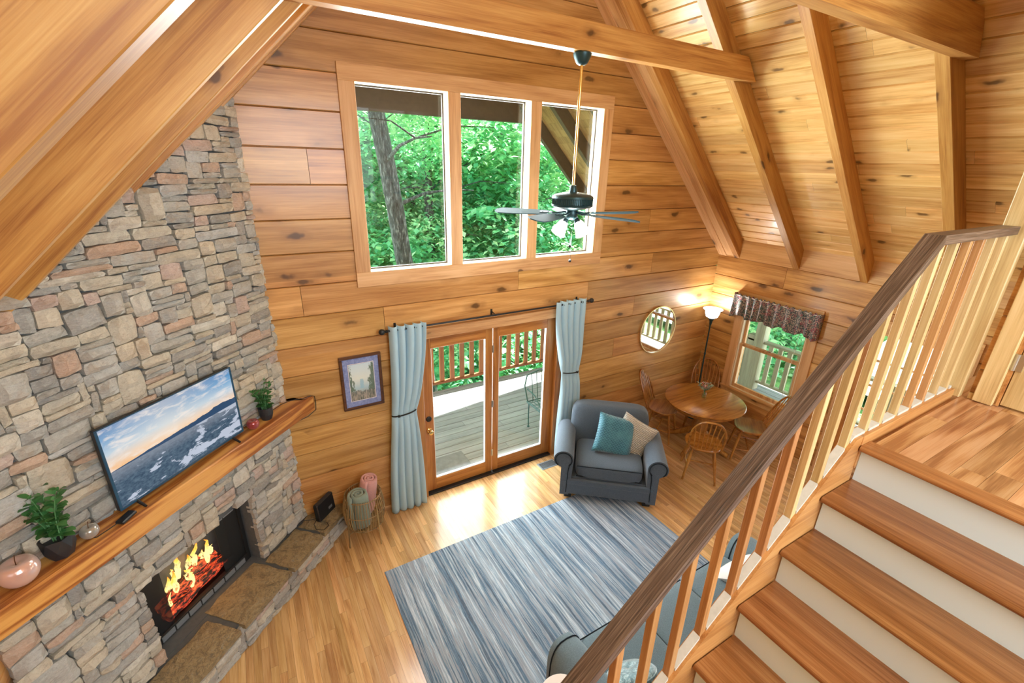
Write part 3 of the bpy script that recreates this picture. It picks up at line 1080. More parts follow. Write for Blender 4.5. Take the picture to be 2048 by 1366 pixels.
# ---- baseboards
mb = MB()
mb.box(-2.0, -1.03, -.018, 0, 0, .06, None, .003)
mb.box(1.03, XW, -.018, 0, 0, .06, None, .003)
struct(mb.build('baseboard_back', M['trim']), 'low pine baseboard along the gable wall', 'baseboard')
mb = MB()
mb.box(XW - .018, XW, YF, 0, 0, .06, None, .003)
struct(mb.build('baseboard_right', M['trim_y']), 'low pine baseboard along the side wall', 'baseboard')
mb = MB()
mb.box(WX - .016, WX, -3.812, -3.79, SZ, SZ + .035, None, .003)
mb.box(WX - .016, WX, YF, -4.88, SZ, SZ + .035, None, .003)
struct(mb.build('baseboard_loft', M['bal_pale']), 'short pale strip at the foot of the loft wall', 'baseboard')

# ---- loft door with its casing
d3 = thing('door_3', 'pine loft door with wide pale casing, cut off by the right edge', 'door', (WX, -4.3, SZ), kind='structure')
wpart('casing_side', 'bal_pale', [(WX - .03, WX, -3.888, -3.812, SZ + .004, SZ + 2.06)], d3, 'pale casing board', .003)
wpart('casing_side', 'bal_pale', [(WX - .03, WX, -4.88, -4.80, SZ + .004, SZ + 2.06)], d3, 'pale casing board', .003)
wpart('casing_head', 'bal_pale', [(WX - .03, WX, -4.88, -3.812, SZ + 2.06, SZ + 2.14)], d3, 'pale casing board', .003)
wpart('jamb', 'stringer', [(WX, WX + .12, -3.905, -3.888, SZ + .004, SZ + 2.06)], d3, None, 0)
wpart('leaf', 'bal_pale', [(WX + .008, WX + .045, -4.79, -3.908, SZ + .012, SZ + 2.05)], d3, None, .002)
for z in (.20, 1.05, 1.85):
    mb = MB()
    mb.tube([(-.004, 4.3 - 3.90, z), (-.004, 4.3 - 3.90, z + .085)], .0065, 8)
    mb.box(-.002, .008, 4.3 - 3.93, 4.3 - 3.885, z, z + .085)
    part(mb.build('hinge', M['steel'], d3), 'steel hinge')


# ================================================================== FIREPLACE CORNER (rotated 45 degrees)
R45 = PI / 4
FB = (-2.70, 1.617)      # base point in the corner's own frame: along the face, into the wall


def fpt(a, ly, z=0.0):
    return Vector(((a - ly) * SQ, (a + ly) * SQ, z))


def fp_thing(name, label, cat, a, ly, z, group=None, turn=0.0):
    return thing(name, label, cat, fpt(a, ly, z), (0, 0, R45 + turn), group)


def pack_stones(w, h, cell, rng, big=0.06):
    """greedy packing of random rectangles on a cell grid -> list of (x0,x1,y0,y1)"""
    nx, ny = int(round(w / cell[0])), int(round(h / cell[1]))
    used = [[False] * nx for _ in range(ny)]
    out = []
    for j in range(ny):
        for i in range(nx):
            if used[j][i]:
                continue
            t = rng.random()
            if t < big:
                sw, sh = rng.randint(4, 6), rng.randint(4, 6)
            elif t < big + 0.10:
                sw, sh = rng.randint(2, 3), rng.randint(3, 4)
            elif t < 0.55:
                sw, sh = rng.randint(4, 9), rng.randint(1, 2)
            else:
                sw, sh = rng.randint(3, 6), rng.randint(1, 3)
            ww = 0
            while ww < sw and i + ww < nx and not used[j][i + ww]:
                ww += 1
            hh = 0
            while hh < sh and j + hh < ny and not any(used[j + hh][i + q] for q in range(ww)):
                hh += 1
            for q in range(hh):
                for p in range(ww):
                    used[j + q][i + p] = True
            out.append((i, i + ww, j, j + hh))
    return [(a * cell[0], b * cell[0], c * cell[1], d * cell[1]) for (a, b, c, d) in out]


def stone_block(mb, u0, u1, z0, z1, rng, depth=0.05, gap=0.005, back=0.06):
    """one rough stone: irregular outline, domed broken face; local frame (u, y into wall, z); face near y=-depth"""
    w, h = u1 - u0, z1 - z0
    nu = max(2, min(7, int(w / 0.035)))
    nz = max(2, min(6, int(h / 0.03)))
    seed = rng.random() * 100
    prot = depth * (0.35 + 0.65 * rng.random())
    tilt_u, tilt_z = (rng.random() - .5) * 0.10, (rng.random() - .5) * 0.14
    # irregular outline: squircle with jittered corners, slightly turned
    kq = rng.uniform(.10, .42)
    rot = rng.uniform(-.07, .07) * min(1, h / w * 2.2)
    cu, cz = (u0 + u1) / 2, (z0 + z1) / 2
    jc = [(rng.uniform(-.10, .06), rng.uniform(-.16, .08)) for _ in range(4)]
    v, f = [], []

    def P(s, t):
        a, b = s * 2 - 1, t * 2 - 1
        wts = ((1 - s) * (1 - t), s * (1 - t), (1 - s) * t, s * t)
        jx = sum(q * c[0] for q, c in zip(wts, jc))
        jz = sum(q * c[1] for q, c in zip(wts, jc))
        aa = a * math.sqrt(max(.05, 1 - kq * b * b / 2)) * (1 + jx)
        bb = b * math.sqrt(max(.05, 1 - kq * a * a / 2)) * (1 + jz)
        dx = aa * (w / 2 + gap)
        dz = bb * (h / 2 + gap)
        dx += .007 * mnoise.noise((seed, b * 2.3, a * 3))
        dz += .006 * mnoise.noise((seed + 9, a * w * 14, b * 2))
        return cu + dx - rot * dz, cz + dz + rot * dx
    for j in range(nz + 1):
        for i in range(nu + 1):
            s, t = i / nu, j / nz
            U, Z = P(s, t)
            e = min(s, 1 - s) * w
            ee = min(t, 1 - t) * h
            ed = min(e, ee)
            dome = min(1.0, ed / 0.022) ** .6
            y = -prot * (0.45 + 0.55 * dome)
            y += (s - .5) * w * tilt_u + (t - .5) * h * tilt_z
            y += 0.022 * mnoise.noise((U * 15 + seed, Z * 26, seed)) * (0.3 + 0.7 * dome)
            v.append((U, y, Z))
    nn = nu + 1
    for j in range(nz):
        for i in range(nu):
            f.append((j * nn + i, j * nn + i + 1, (j + 1) * nn + i + 1, (j + 1) * nn + i))
    # sides
    ring = [i for i in range(nn)] + [j * nn + nu for j in range(1, nz + 1)] + [nz * nn + i for i in range(nu - 1, -1, -1)] + [j * nn for j in range(nz - 1, 0, -1)]
    o = len(v)
    for r in ring:
        x, y, z = v[r]
        v.append((x, back, z))
    m = len(ring)
    for k in range(m):
        a, b = ring[k], ring[(k + 1) % m]
        f.append((a, o + k, o + (k + 1) % m, b))
    mb.add(v, f, rng.random(), False)


fire = fp_thing('fireplace', 'corner fireplace and chimney of stacked field stone with raised stone hearth', 'fireplace', FB[0], FB[1], 0)
rng = random.Random(21)
A0, A1 = -3.864, -1.617          # left wall .. gable wall along the face
FBX0, FBX1, FBZ1 = -3.17, -2.20, 0.985   # firebox opening
mb = MB()
W_ = A1 - A0 + 0.02
for (u0, u1, z0, z1) in pack_stones(W_, 4.32, (0.0405, 0.036), rng, 0.035):
    ua, ub = A0 - 0.0 + u0, A0 + u1
    za, zb = z0 + .28, z1 + .28
    if za > 4.35:
        continue
    # hidden above the roof?
    xm = (max(ua, A0) - FB[1]) * SQ
    if za > KR + (ub - FB[1]) * SQ + 0.12:
        continue
    if ub > FBX0 and ua < FBX1 and za < FBZ1:
        if zb > FBZ1 + 0.02 and za > FBZ1 - 0.05:
            za = FBZ1
        elif ua < FBX0 - 0.03:
            ub = FBX0
        elif ub > FBX1 + 0.03:
            ua = FBX1
        else:
            continue
    stone_block(mb, ua - FB[0], min(ub, A1 + .01) - FB[0], za, zb, rng, 0.075, -0.0005, 0.05)
mb.build('stone_face', M['stone'], fire)
mb = MB()
# mortar backing and firebox walls
p = [(A0 - .05, .02), (FBX0, .02), (FBX0, .30), (FBX1, .30), (FBX1, .02), (A1 + .02, .02), (A1 + .02, .35), (A0 - .05, .35)]
mb.prism([(a - FB[0], b) for a, b in p], 0.0, FBZ1, 'Z', 0.5)
mb.box(A0 - .05 - FB[0], A1 + .02 - FB[0], .02, .35, FBZ1, 4.4, 0.5)
mb.build('mortar', M['mortar'], fire)
# hearth: rough stone front, mortar bed and flagstones on top
HZ, HY = 0.295, 1.257
mb = MB()
for (u0, u1, z0, z1) in pack_stones(2.72, 0.252, (0.04, 0.036), random.Random(5), 0.01):
    stone_block(mb, -3.95 + u0 - FB[0], -3.95 + u1 - FB[0], z0, z1, rng, 0.05, 0.002, 0.04)
mb.V = [v + Vector((0, HY + 0.045 - FB[1], 0)) for v in mb.V]
mb.build('hearth_front', M['stone'], fire)
mb = MB()
mb.prism([(-4.15 - FB[0], HY + .055 - FB[1]), (-1.345 - FB[0], HY + .055 - FB[1]), (-1.63 - FB[0], .0), (-3.86 - FB[0], .0)], 0.0, HZ - .018, 'Z', 0.5)
mb.box(FBX0 - FB[0], FBX1 - FB[0], 0.0, .28, 0.2, HZ - .012)
part(mb.build('mortar_bed', M['mortar'], fire), 'grey mortar bed of the hearth')
for (a, b) in ((-4.0, -3.42), (-3.39, -2.845), (-2.80, -2.26), (-2.225, -1.80), (-1.765, -1.32)):
    mb = MB()
    v, f = [], []
    n = 12
    sd = rng.random() * 50
    m2 = 6
    y0, y1 = HY - FB[1] - .012, (0.035 if a > -3.3 and b < -2.1 else -0.055)
    for j in range(m2 + 1):
        for i in range(n + 1):
            s, t = i / n, j / m2
            aa = a + (b - a) * s - FB[0]
            yy = y0 + (y1 - y0) * t
            aa += 0.018 * mnoise.noise((sd, t * 4, i * 10.0 if i in (0, n) else 0.3))
            yy += (0.02 if j else 0.008) * mnoise.noise((sd + 5, s * 5, j * 3.0))
            mx = -FB[1] * 0 + 0  # frame offset handled by FB
            lim = (-yy - 0.0)
            aa = min(aa, (-1.60 - FB[0]) + (-yy) * 0.97)
            ed = min(i, n - i, j, m2 - j)
            zz = HZ + 0.007 * mnoise.noise((aa * 9 + sd, yy * 9, 1.0)) - (0.008 if ed == 0 else 0)
            v.append((aa, yy, zz))
    nn = n + 1
    for j in range(m2):
        for i in range(n):
            f.append((j * nn + i, j * nn + i + 1, (j + 1) * nn + i + 1, (j + 1) * nn + i))
    ring = [i for i in range(nn)] + [j * nn + n for j in range(1, m2 + 1)] + [m2 * nn + i for i in range(n - 1, -1, -1)] + [j * nn for j in range(m2 - 1, 0, -1)]
    o = len(v)
    for r in ring:
        x, y, z = v[r]
        v.append((x, y, z - 0.045))
    for k in range(len(ring)):
        p_, q_ = ring[k], ring[(k + 1) % len(ring)]
        f.append((p_, o + k, o + (k + 1) % len(ring), q_))
    mb.add(v, f, rng.random(), False)
    # paler sawn front edge
    slab = mb.build('hearth_slab', M['slab'], fire)

# ---- firebox insert: black metal frame, mesh screen, logs and flames
ins = fp_thing('fireplace_insert', 'black fireplace insert with mesh screen and burning logs', 'fireplace insert', -2.685, 1.70, HZ - .008)


def ibox(mb, a0, a1, l0, l1, z0, z1, bev=0.002, rnd=None):
    mb.box(a0 + 2.685, a1 + 2.685, l0 - 1.70, l1 - 1.70, z0 - HZ + .008, z1 - HZ + .008, rnd, bev)


SA0, SA1, SZ0, SZ1, SY = -3.155, -2.215, HZ - .008, 0.962, 1.745
mb = MB()
ibox(mb, SA0, SA0 + .035, SY - .015, SY + .02, SZ0, SZ1)
ibox(mb, SA1 - .035, SA1, SY - .015, SY + .02, SZ0, SZ1)
ibox(mb, SA0, SA1, SY - .02, SY + .02, SZ1 - .075, SZ1)
ibox(mb, SA0, SA1, SY - .02, SY + .02, SZ0, SZ0 + .075)
mb.build('frame', M['black'], ins)
for k in range(7):
    a = SA0 + .06 + k * (SA1 - SA0 - .12) / 7
    for zz, nm in ((SZ1 - .062, 'louver'), (SZ0 + .012, 'louver')):
        mb = MB()
        ibox(mb, a, a + .105, SY - .026, SY - .02, zz, zz + .048, .0)
        part(mb.build(nm, M['vent'], ins), 'grey louvre plate')
NTs = NT('black_mesh_screen')
x_, y_, z_ = NTs.sep(NTs.coords())
wa = NTs.math('GREATER_THAN', NTs.math('SINE', NTs.math('MULTIPLY', x_, 2 * PI / 0.0075)), 0.15)
wbb = NTs.math('GREATER_THAN', NTs.math('SINE', NTs.math('MULTIPLY', z_, 2 * PI / 0.0075)), 0.15)
grid = NTs.math('MAXIMUM', wa, wbb)
tr = NTs.n('ShaderNodeBsdfTransparent')
bk = NTs.n('ShaderNodeBsdfPrincipled')
bk.inputs['Base Color'].default_value = (0.016, 0.02, 0.022, 1)
bk.inputs['Roughness'].default_value = 0.5
mx = NTs.n('ShaderNodeMixShader')
NTs.l(NTs.math('MULTIPLY', grid, 0.85), mx.inputs[0])
NTs.l(tr.outputs[0], mx.inputs[1])
NTs.l(bk.outputs[0], mx.inputs[2])
NTs.l(mx.outputs[0], NTs.out.inputs[0])
M['mesh'] = NTs.m
for (a, b) in ((SA0 + .035, -2.965), (-2.475, SA1 - .035)):
    mb = MB()
    ibox(mb, a, b, SY - .004, SY - .001, SZ0 + .075, SZ1 - .075, 0)
    part(mb.build('mesh_screen', M['mesh'], ins), 'fine black wire mesh screen')
mb = MB()
ibox(mb, SA0 + .035, SA1 - .035, SY + .225, SY + .24, SZ0, SZ1, 0)
ibox(mb, SA0 + .02, SA0 + .035, SY + .02, SY + .24, SZ0, SZ1, 0)
ibox(mb, SA1 - .035, SA1 - .02, SY + .02, SY + .24, SZ0, SZ1, 0)
ibox(mb, SA0 + .035, SA1 - .035, SY + .02, SY + .24, SZ0, SZ0 + .01, 0)
ibox(mb, SA0 + .035, SA1 - .035, SY + .02, SY + .24, SZ1 - .01, SZ1, 0)
part(mb.build('firebox_lining', M['dark'], ins), 'black lining of the firebox')
NTe = NT('charred_glowing_log')
ne = NTe.noise(NTe.scale(NTe.coords(), (1, 2.4, 2.4)), 16, 4, 0.65, 0.6)
be = NTe.bsdf(NTe.ramp(ne, [(0.3, (0.012, 0.01, 0.01)), (0.7, (0.07, 0.055, 0.05))]), 0.9)
NTe.l(NTe.ramp(ne, [(0.46, (0, 0, 0)), (0.56, (0.9, 0.05, 0.01)), (0.72, (1.0, 0.35, 0.06))]), be.inputs['Emission Color'])
be.inputs['Emission Strength'].default_value = 0.9
M['ember'] = NTe.m
logs = [((-2.98, 1.80, .40), (-2.40, 1.83, .43), .055), ((-2.96, 1.88, .42), (-2.42, 1.89, .47), .06), ((-2.92, 1.83, .50), (-2.45, 1.86, .56), .05), ((-2.80, 1.80, .49), (-2.56, 1.90, .60), .038)]
for (p, q, r) in logs:
    mb = MB()
    pts, rs = [], []
    for i in range(9):
        t = i / 8
        pts.append((p[0] + (q[0] - p[0]) * t + 2.685, p[1] + (q[1] - p[1]) * t - 1.70 + .008 * math.sin(i * 2.1), p[2] + (q[2] - p[2]) * t - HZ + .008 * math.sin(i * 1.7)))
        rs.append(r * (0.85 + 0.25 * mnoise.noise((i * .7, r * 90, 0))))
    mb.tube(pts, rs, 12)
    part(mb.build('log', M['ember'], ins), 'charred log with red embers')
NTf = NT('yellow_orange_flame')
fz = NTf.sep(NTf.coords())[2]
fn = NTf.noise(NTf.scale(NTf.coords(), (1, 1, .45)), 26, 3, 0.6)
ff = NTf.math('ADD', NTf.math('MULTIPLY', fz, 2.6), NTf.math('MULTIPLY', NTf.math('SUBTRACT', fn, .5), 1.4))
fc = NTf.ramp(ff, [(0.25, (1.0, 0.75, 0.28)), (0.5, (1.0, 0.50, 0.07)), (0.75, (0.95, 0.18, 0.015)), (1.0, (0.5, 0.04, 0.005))])
fe = NTf.n('ShaderNodeEmission')
NTf.l(fc, fe.inputs[0])
fe.inputs[1].default_value = 1.7
ft = NTf.n('ShaderNodeBsdfTransparent')
fm = NTf.n('ShaderNodeMixShader')
NTf.l(NTf.ramp(NTf.math('ADD', fn, NTf.math('MULTIPLY', fz, -0.35)), [(0.33, (0, 0, 0)), (0.46, (1, 1, 1))]), fm.inputs[0])
NTf.l(ft.outputs[0], fm.inputs[1])
NTf.l(fe.outputs[0], fm.inputs[2])
NTf.l(fm.outputs[0], NTf.out.inputs[0])
M['flame'] = NTf.m
rf = random.Random(4)
for i in range(15):
    a = -2.91 + 0.40 * i / 14 + rf.uniform(-.02, .02)
    ly = 1.80 + rf.random() * .09
    h = 0.07 + 0.15 * rf.random() + 0.06 * math.sin(PI * i / 14)
    w = 0.012 + .016 * rf.random()
    zb = 0.43 + 0.13 * rf.random()
    mb = MB()
    pts, rs = [], []
    ph = rf.random() * 6
    for k in range(9):
        t = k / 8
        pts.append((.025 * math.sin(t * 5 + ph) * t + .05 * t * rf.random(), .01 * math.sin(t * 4 + ph), h * t))
        rs.append(max(.002, w * (math.sin(PI * min(1, t * .85 + .15)) ** .8) * (1 - .25 * t)))
    mb.tube(pts, rs, 8)
    part(mb.build('flame', M['flame'], ins, (a + 2.685, ly - 1.70, zb - HZ + .008)), 'orange flame')
add_light('fire_glow', 'POINT', fpt(-2.69, 1.78, 0.62), 2.5, (1.0, 0.42, 0.12), size=0.08)

# ---- mantel beam
MZ = 1.67
man = fp_thing('mantel_shelf', 'long oak mantel beam with dark streaks on the stone chimney', 'mantel', -2.75, 1.52, MZ - .16)
mb = MB()
v = []
n = 28
xs = [-4.10 + (2.64) * i / n for i in range(n + 1)]
prof = [(1.413, .0), (1.408, .006), (1.408, .152), (1.414, .16), (1.64, .16), (1.64, .0)]
for a in xs:
    for (ly, z) in prof:
        aa = a
        # right end is cut where it meets the log wall (world y = 0): a + ly = 0 ; left end at the left wall
        aa = min(aa, -ly - 0.018 if a > -1.5 else aa)
        aa = max(aa, ly - 5.475)
        wob = 0.004 * mnoise.noise((aa * 6, z * 20, 2.0)) if ly < 1.5 else 0
        v.append((aa + 2.75, ly - 1.52 + wob, z))
k = len(prof)
f = []
for i in range(n):
    for j in range(k):
        f.append((i * k + j, i * k + (j + 1) % k, (i + 1) * k + (j + 1) % k, (i + 1) * k + j))
f.append(tuple(range(k)))
f.append(tuple(range(n * k, (n + 1) * k))[::-1])
f = [q[::-1] for q in f]
mb.add(v, f, 0.37)
mb.build('beam', M['mantel'], man)

# ---- television
NTv = NT('screen_sunset_landscape')
vx, vy, vz = NTv.sep(NTv.coords())
U = NTv.math('ADD', NTv.math('DIVIDE', vx, 0.95), 0.5)       # 0..1
V = NTv.math('DIVIDE', vz, 0.555)                              # 0..1
sky = NTv.ramp(V, [(0.50, (0.92, 0.50, 0.22)), (0.58, (0.85, 0.62, 0.45)), (0.70, (0.50, 0.62, 0.72)), (0.85, (0.16, 0.36, 0.60)), (1.0, (0.07, 0.22, 0.47))])
cl = NTv.noise(NTv.scale(NTv.coords(), (2.2, 1, 7)), 3.2, 5, 0.6, 0.5)
glow = NTv.math('SUBTRACT', 1.0, NTv.math('MULTIPLY', NTv.math('ABSOLUTE', NTv.math('SUBTRACT', U, 0.42)), 1.9), clamp=True)
sky = NTv.mix(NTv.math('MULTIPLY', NTv.ramp(cl, [(0.48, (0, 0, 0)), (0.66, (1, 1, 1))]), 0.75), sky, (0.88, 0.80, 0.76))
sky = NTv.mix(NTv.math('MULTIPLY', glow, 0.35), sky, (1.0, 0.88, 0.70))
hz = NTv.math('ADD', 0.475, NTv.math('MULTIPLY', NTv.noise(NTv.scale(NTv.coords(), (1, 1, 0)), 5, 4, 0.55), NTv.math('MULTIPLY', U, 0.19)))
ridge = NTv.math('LESS_THAN', V, hz)
mount = NTv.mix(ridge, sky, (0.035, 0.075, 0.15))
wv = NTv.vmath('ADD', NTv.scale(NTv.coords(), (1.5, 1, 5.0)), (0.3, 0, 0.7))
wn = NTv.noise(wv, 2.6, 5, 0.62, 0.4)
land = NTv.mix(NTv.ramp(NTv.noise(NTv.scale(NTv.coords(), (1, 1, 2)), 30, 4, 0.7), [(0.35, (0, 0, 0)), (0.65, (1, 1, 1))]), (0.030, 0.060, 0.105), (0.10, 0.155, 0.215))
land = NTv.mix(NTv.ramp(NTv.math('ADD', wn, NTv.math('MULTIPLY', U, 0.12)), [(0.60, (0, 0, 0)), (0.625, (1, 1, 1))]), land, (0.50, 0.55, 0.66))
land = NTv.mix(NTv.math('MULTIPLY', NTv.ramp(V, [(0.30, (0, 0, 0)), (0.5, (1, 1, 1))]), 0.5), land, (0.42, 0.44, 0.50))
img = NTv.mix(NTv.math('LESS_THAN', V, 0.47), mount, land)
te = NTv.n('ShaderNodeEmission')
NTv.l(img, te.inputs[0])
te.inputs[1].default_value = 1.0
tg = NTv.n('ShaderNodeBsdfGlossy')
tg.inputs['Roughness'].default_value = 0.08
tg.inputs[0].default_value = (0.04, 0.04, 0.04, 1)
ta = NTv.n('ShaderNodeAddShader')
NTv.l(te.outputs[0], ta.inputs[0])
NTv.l(tg.outputs[0], ta.inputs[1])
NTv.l(ta.outputs[0], NTv.out.inputs[0])
M['screen'] = NTv.m
tv = fp_thing('television', 'flat screen television showing a sunset over water, on the mantel', 'television', -2.705, 1.50, MZ)
mb = MB()
mb.box(-.492, .492, 0, .03, .035, .615, None, .004)
mb.box(-.30, .30, .03, .06, .06, .36, None, .01)
mb.build('back_cover', M['plastic'], tv)
mb = MB()
mb.box(-.475, .475, -.0035, -.0015, .0, .555)
mb.build('screen', M['screen'], tv, (0, 0, .052))
mb = MB()
for s in ((-.492, .492, .035, .052), (-.492, .492, .607, .615)):
    mb.box(s[0], s[1], -.006, 0, s[2], s[3], None, .002)
for s in ((-.492, -.475), (.475, .492)):
    mb.box(s[0], s[1], -.006, 0, .052, .607, None, .002)
NTb = NT('blue_black_glossy_bezel')
NTb.bsdf((0.02, 0.07, 0.13), 0.18)
M['bezel'] = NTb.m
part(mb.build('bezel', M['bezel'], tv), 'thin blue-black glossy bezel')
for s in (-.385, .385):
    mb = MB()
    mb.tube([(s, .012, .05), (s, -.01, .028), (s, -.065, .006)], [.011, .010, .008], 8)
    mb.tube([(s, .012, .05), (s, .035, .02), (s, .07, .006)], [.011, .010, .007], 8)
    mb.build('stand_foot', M['plastic'], tv)

# streaming box
sb = fp_thing('media_box', 'small flat black media box on the mantel in front of the television', 'media box', -3.205, 1.452, MZ, turn=0.25)
mb = MB()
mb.box(-.055, .055, -.028, .028, 0, .022, None, .006)
mb.build('case', M['plastic'], sb)
mb = MB()
mb.tube([(-.05, .01, .012), (-.10, .03, .006), (-.16, .05, .004), (-.17, .09, .004)], .0028, 6)
mb.build('power_cord', M['black'], sb)


# ---- potted plants
def leaf_mesh(mb, p, d, up, L, Wd, rng, curl=0.25):
    d = d.normalized()
    side = d.cross(up)
    if side.length < 1e-4:
        side = d.cross(Vector((1, 0, 0)))
    side.normalize()
    nrm = side.cross(d)
    v = []
    for (t, w) in ((0, .08), (.28, .8), (.62, 1.0), (.88, .55), (1.0, .02)):
        c = p + d * L * t - nrm * curl * L * t * t
        cup = 0.16 * Wd * w
        v += [c - side * Wd * w * .5 + nrm * cup, c, c + side * Wd * w * .5 + nrm * cup]
    f = []
    for i in range(4):
        f += [(i * 3, i * 3 + 1, i * 3 + 4, i * 3 + 3), (i * 3 + 1, i * 3 + 2, i * 3 + 5, i * 3 + 4)]
    mb.add(v, f, rng.random(), True)


def potted_plant(label, a, ly, seed, h, facets, pr, ph, nst, spread):
    rng = random.Random(seed)
    t = fp_thing('potted_plant', label, 'plant', a, ly, MZ, 'potted plants on the mantel')
    mb = MB()
    n = facets
    v = []
    for (r, z, off) in ((pr * .72, 0, 0), (pr * .98, ph * .45, .5), (pr, ph, 0), (pr * .90, ph, 0), (pr * .86, ph * .8, 0)):
        for k in range(n):
            aa = 2 * PI * (k + off) / n
            v.append((r * math.cos(aa), r * math.sin(aa), z))
    f = [tuple(range(n))[::-1]]
    for k in range(n):
        f += [(k, (k + 1) % n, n + k), ((k + 1) % n, n + (k + 1) % n, n + k)]
        f += [(n + k, 2 * n + (k + 1) % n, 2 * n + k), (n + k, n + (k + 1) % n, 2 * n + (k + 1) % n)]
        for q in (2, 3):
            f.append((q * n + k, q * n + (k + 1) % n, (q + 1) * n + (k + 1) % n, (q + 1) * n + k))
    f.append(tuple(range(4 * n, 5 * n)))
    mb.add(v, f, .5)
    mb.build('pot', M['pot'], t)
    ms, ml = MB(), MB()
    for i in range(nst):
        a0 = 2 * PI * i / nst + rng.uniform(-.4, .4)
        r0 = pr * .5 * rng.random()
        tip = Vector((math.cos(a0), math.sin(a0) * .55, 0)) * spread * (0.3 + .7 * rng.random())
        hh = h * (0.65 + .35 * rng.random())
        b = Vector((math.cos(a0) * r0, math.sin(a0) * r0, ph * .8))
        pts = [b + Vector((tip.x * t_ * t_, tip.y * t_ * t_, hh * t_)) for t_ in (0, .25, .5, .75, 1)]
        ms.tube(pts, [.0035, .003, .003, .0025, .0015], 6)
        lv = 7
        for j in range(1, lv + 1):
            t_ = j / lv
            c = b + Vector((tip.x * t_ * t_, tip.y * t_ * t_, hh * t_))
            ang = j * 1.57 + rng.random() * .5
            L = (.062 - .024 * t_) * (0.8 + .4 * rng.random()) * h / .25
            for s in (0, PI):
                d = Vector((math.cos(ang + s), math.sin(ang + s), .35 + .4 * t_ + rng.uniform(-.2, .2)))
                leaf_mesh(ml, c, d, Vector((0, 0, 1)), L, L * .62, rng)
        leaf_mesh(ml, pts[-1], Vector((rng.uniform(-.3, .3), rng.uniform(-.3, .3), 1)), Vector((0, 1, 0)), .03, .02, rng)
    ms.build('stems', M['stem'], t)
    ml.build('leaves', M['leaf_pot'], t)
    return t


potted_plant('leafy green plant in faceted black pot at the left end of the mantel', -3.515, 1.515, 3, .32, 7, .076, .13, 8, .11)
potted_plant('leafy green plant in round black pot right of the television', -1.945, 1.51, 8, .235, 16, .058, .115, 10, .14)


# ---- ceramic apples
def apple(label, a, ly, r, sq, color, tint2, stem_h, seed):
    t = fp_thing('ornamental_apple', label, 'ornament', a, ly, MZ, 'ceramic apples on the mantel')
    N = NT(label.split()[0] + '_pearl_glaze')
    lw_ = N.n('ShaderNodeLayerWeight')
    lw_.inputs[0].default_value = 0.4
    N.bsdf(N.mix(lw_.outputs[1], color, tint2), 0.14, 0.35, coat=0.8)
    mb = MB()
    prof = []
    for i in range(25):
        th = PI * i / 24
        rr = r * (math.sin(th) ** .85) * (1.0 + .06 * math.cos(th) * -1)
        z = -math.cos(th) * r * sq
        if th > PI * .72:
            q = (th - PI * .72) / (PI * .28)
            z -= r * .42 * q * q
        if th < PI * .2:
            q = 1 - th / (PI * .2)
            z += r * .10 * q * q
        prof.append((max(rr, 0.0), z))
    z0 = min(p[1] for p in prof)
    prof = [(p[0], p[1] - z0) for p in prof]
    mb.lathe(prof, 32)
    mb.build('body', N.m, t)
    zt = prof[-1][1]
    mb = MB()
    mb.tube([(0, 0, zt - .003), (.003, 0, zt + stem_h * .5), (.010, .002, zt + stem_h)], [.0028, .002, .0026], 7)
    part(mb.build('stem', M['frame'], t), 'thin dark stem')


apple('rose-pink pearly ceramic apple, the largest, at the left end of the mantel', -3.705, 1.50, .084, .95, (0.66, 0.42, 0.36), (0.86, 0.72, 0.68), .055, 1)
apple('small silver-grey ceramic apple between the plant and the television', -3.375, 1.50, .047, .92, (0.34, 0.32, 0.28), (0.62, 0.60, 0.56), .04, 2)
apple('small red ceramic apple right of the television', -2.115, 1.495, .050, .95, (0.30, 0.035, 0.04), (0.60, 0.22, 0.24), .02, 3)

# ---- light cable looped around the right end of the mantel
mb = MB()
mb.tube([fpt(-1.93, 1.56, MZ + .004), fpt(-1.84, 1.55, MZ + .012), fpt(-1.74, 1.53, MZ + .03), fpt(-1.66, 1.50, MZ + .03), fpt(-1.55, 1.44, MZ + .012), fpt(-1.49, 1.415, MZ + .010),
         fpt(-1.452, 1.398, MZ - .01), fpt(-1.450, 1.394, MZ - .08), fpt(-1.46, 1.396, MZ - .155), fpt(-1.53, 1.44, MZ - .20), fpt(-1.61, 1.52, MZ - .235), fpt(-1.64, 1.56, MZ - .24)], .0035, 6)
tag(mb.build('power_cord', M['black']), 'black power cord looped over the right end of the mantel', 'cord')

# ---- black modem-like box on the hearth
bx = fp_thing('router_box', 'black router box standing on the right end of the hearth beside the basket', 'router', -1.545, 1.385, HZ + .004, turn=-.04)
mb = MB()
mb.box(-.125, .125, -.028, .028, 0, .205, None, .01, Rx(-.10))
mb.build('case', M['plastic'], bx)
mb = MB()
for i in range(14):
    mb.box(-.118 + i * .017, -.110 + i * .017, .0285, .0295, .02, .18, mat=Rx(-.10))
mb.build('vent_slots', M['dark'], bx)
mb = MB()
mb.box(.02, .075, -.0292, -.0284, .055, .085, None, 0, Rx(-.10))
part(mb.build('status_label', M['vent'], bx), 'small grey status label')
mb = MB()
mb.tube([(-.12, .02, .03), (-.17, .02, .012), (-.22, -.05, .006), (-.20, -.12, .005), (-.13, -.13, .005), (-.10, -.08, .006)], .0035, 6)
mb.tube([(-.12, .025, .04), (-.18, .06, .06), (-.24, .10, .09)], .003, 6)
mb.build('power_cord', M['black'], bx)

# ---- rattan basket with rolled throws
BX, BY = -1.715, -0.285
bk_ = thing('rattan_basket', 'round rattan basket on thin legs beside the hearth', 'basket', (BX, BY, 0))
mb = MB()
ns = 46


def brad(z):
    t = (z - .20) / .36
    return .165 + .045 * math.sin(PI * min(1, max(0, t * .75 + .12)))


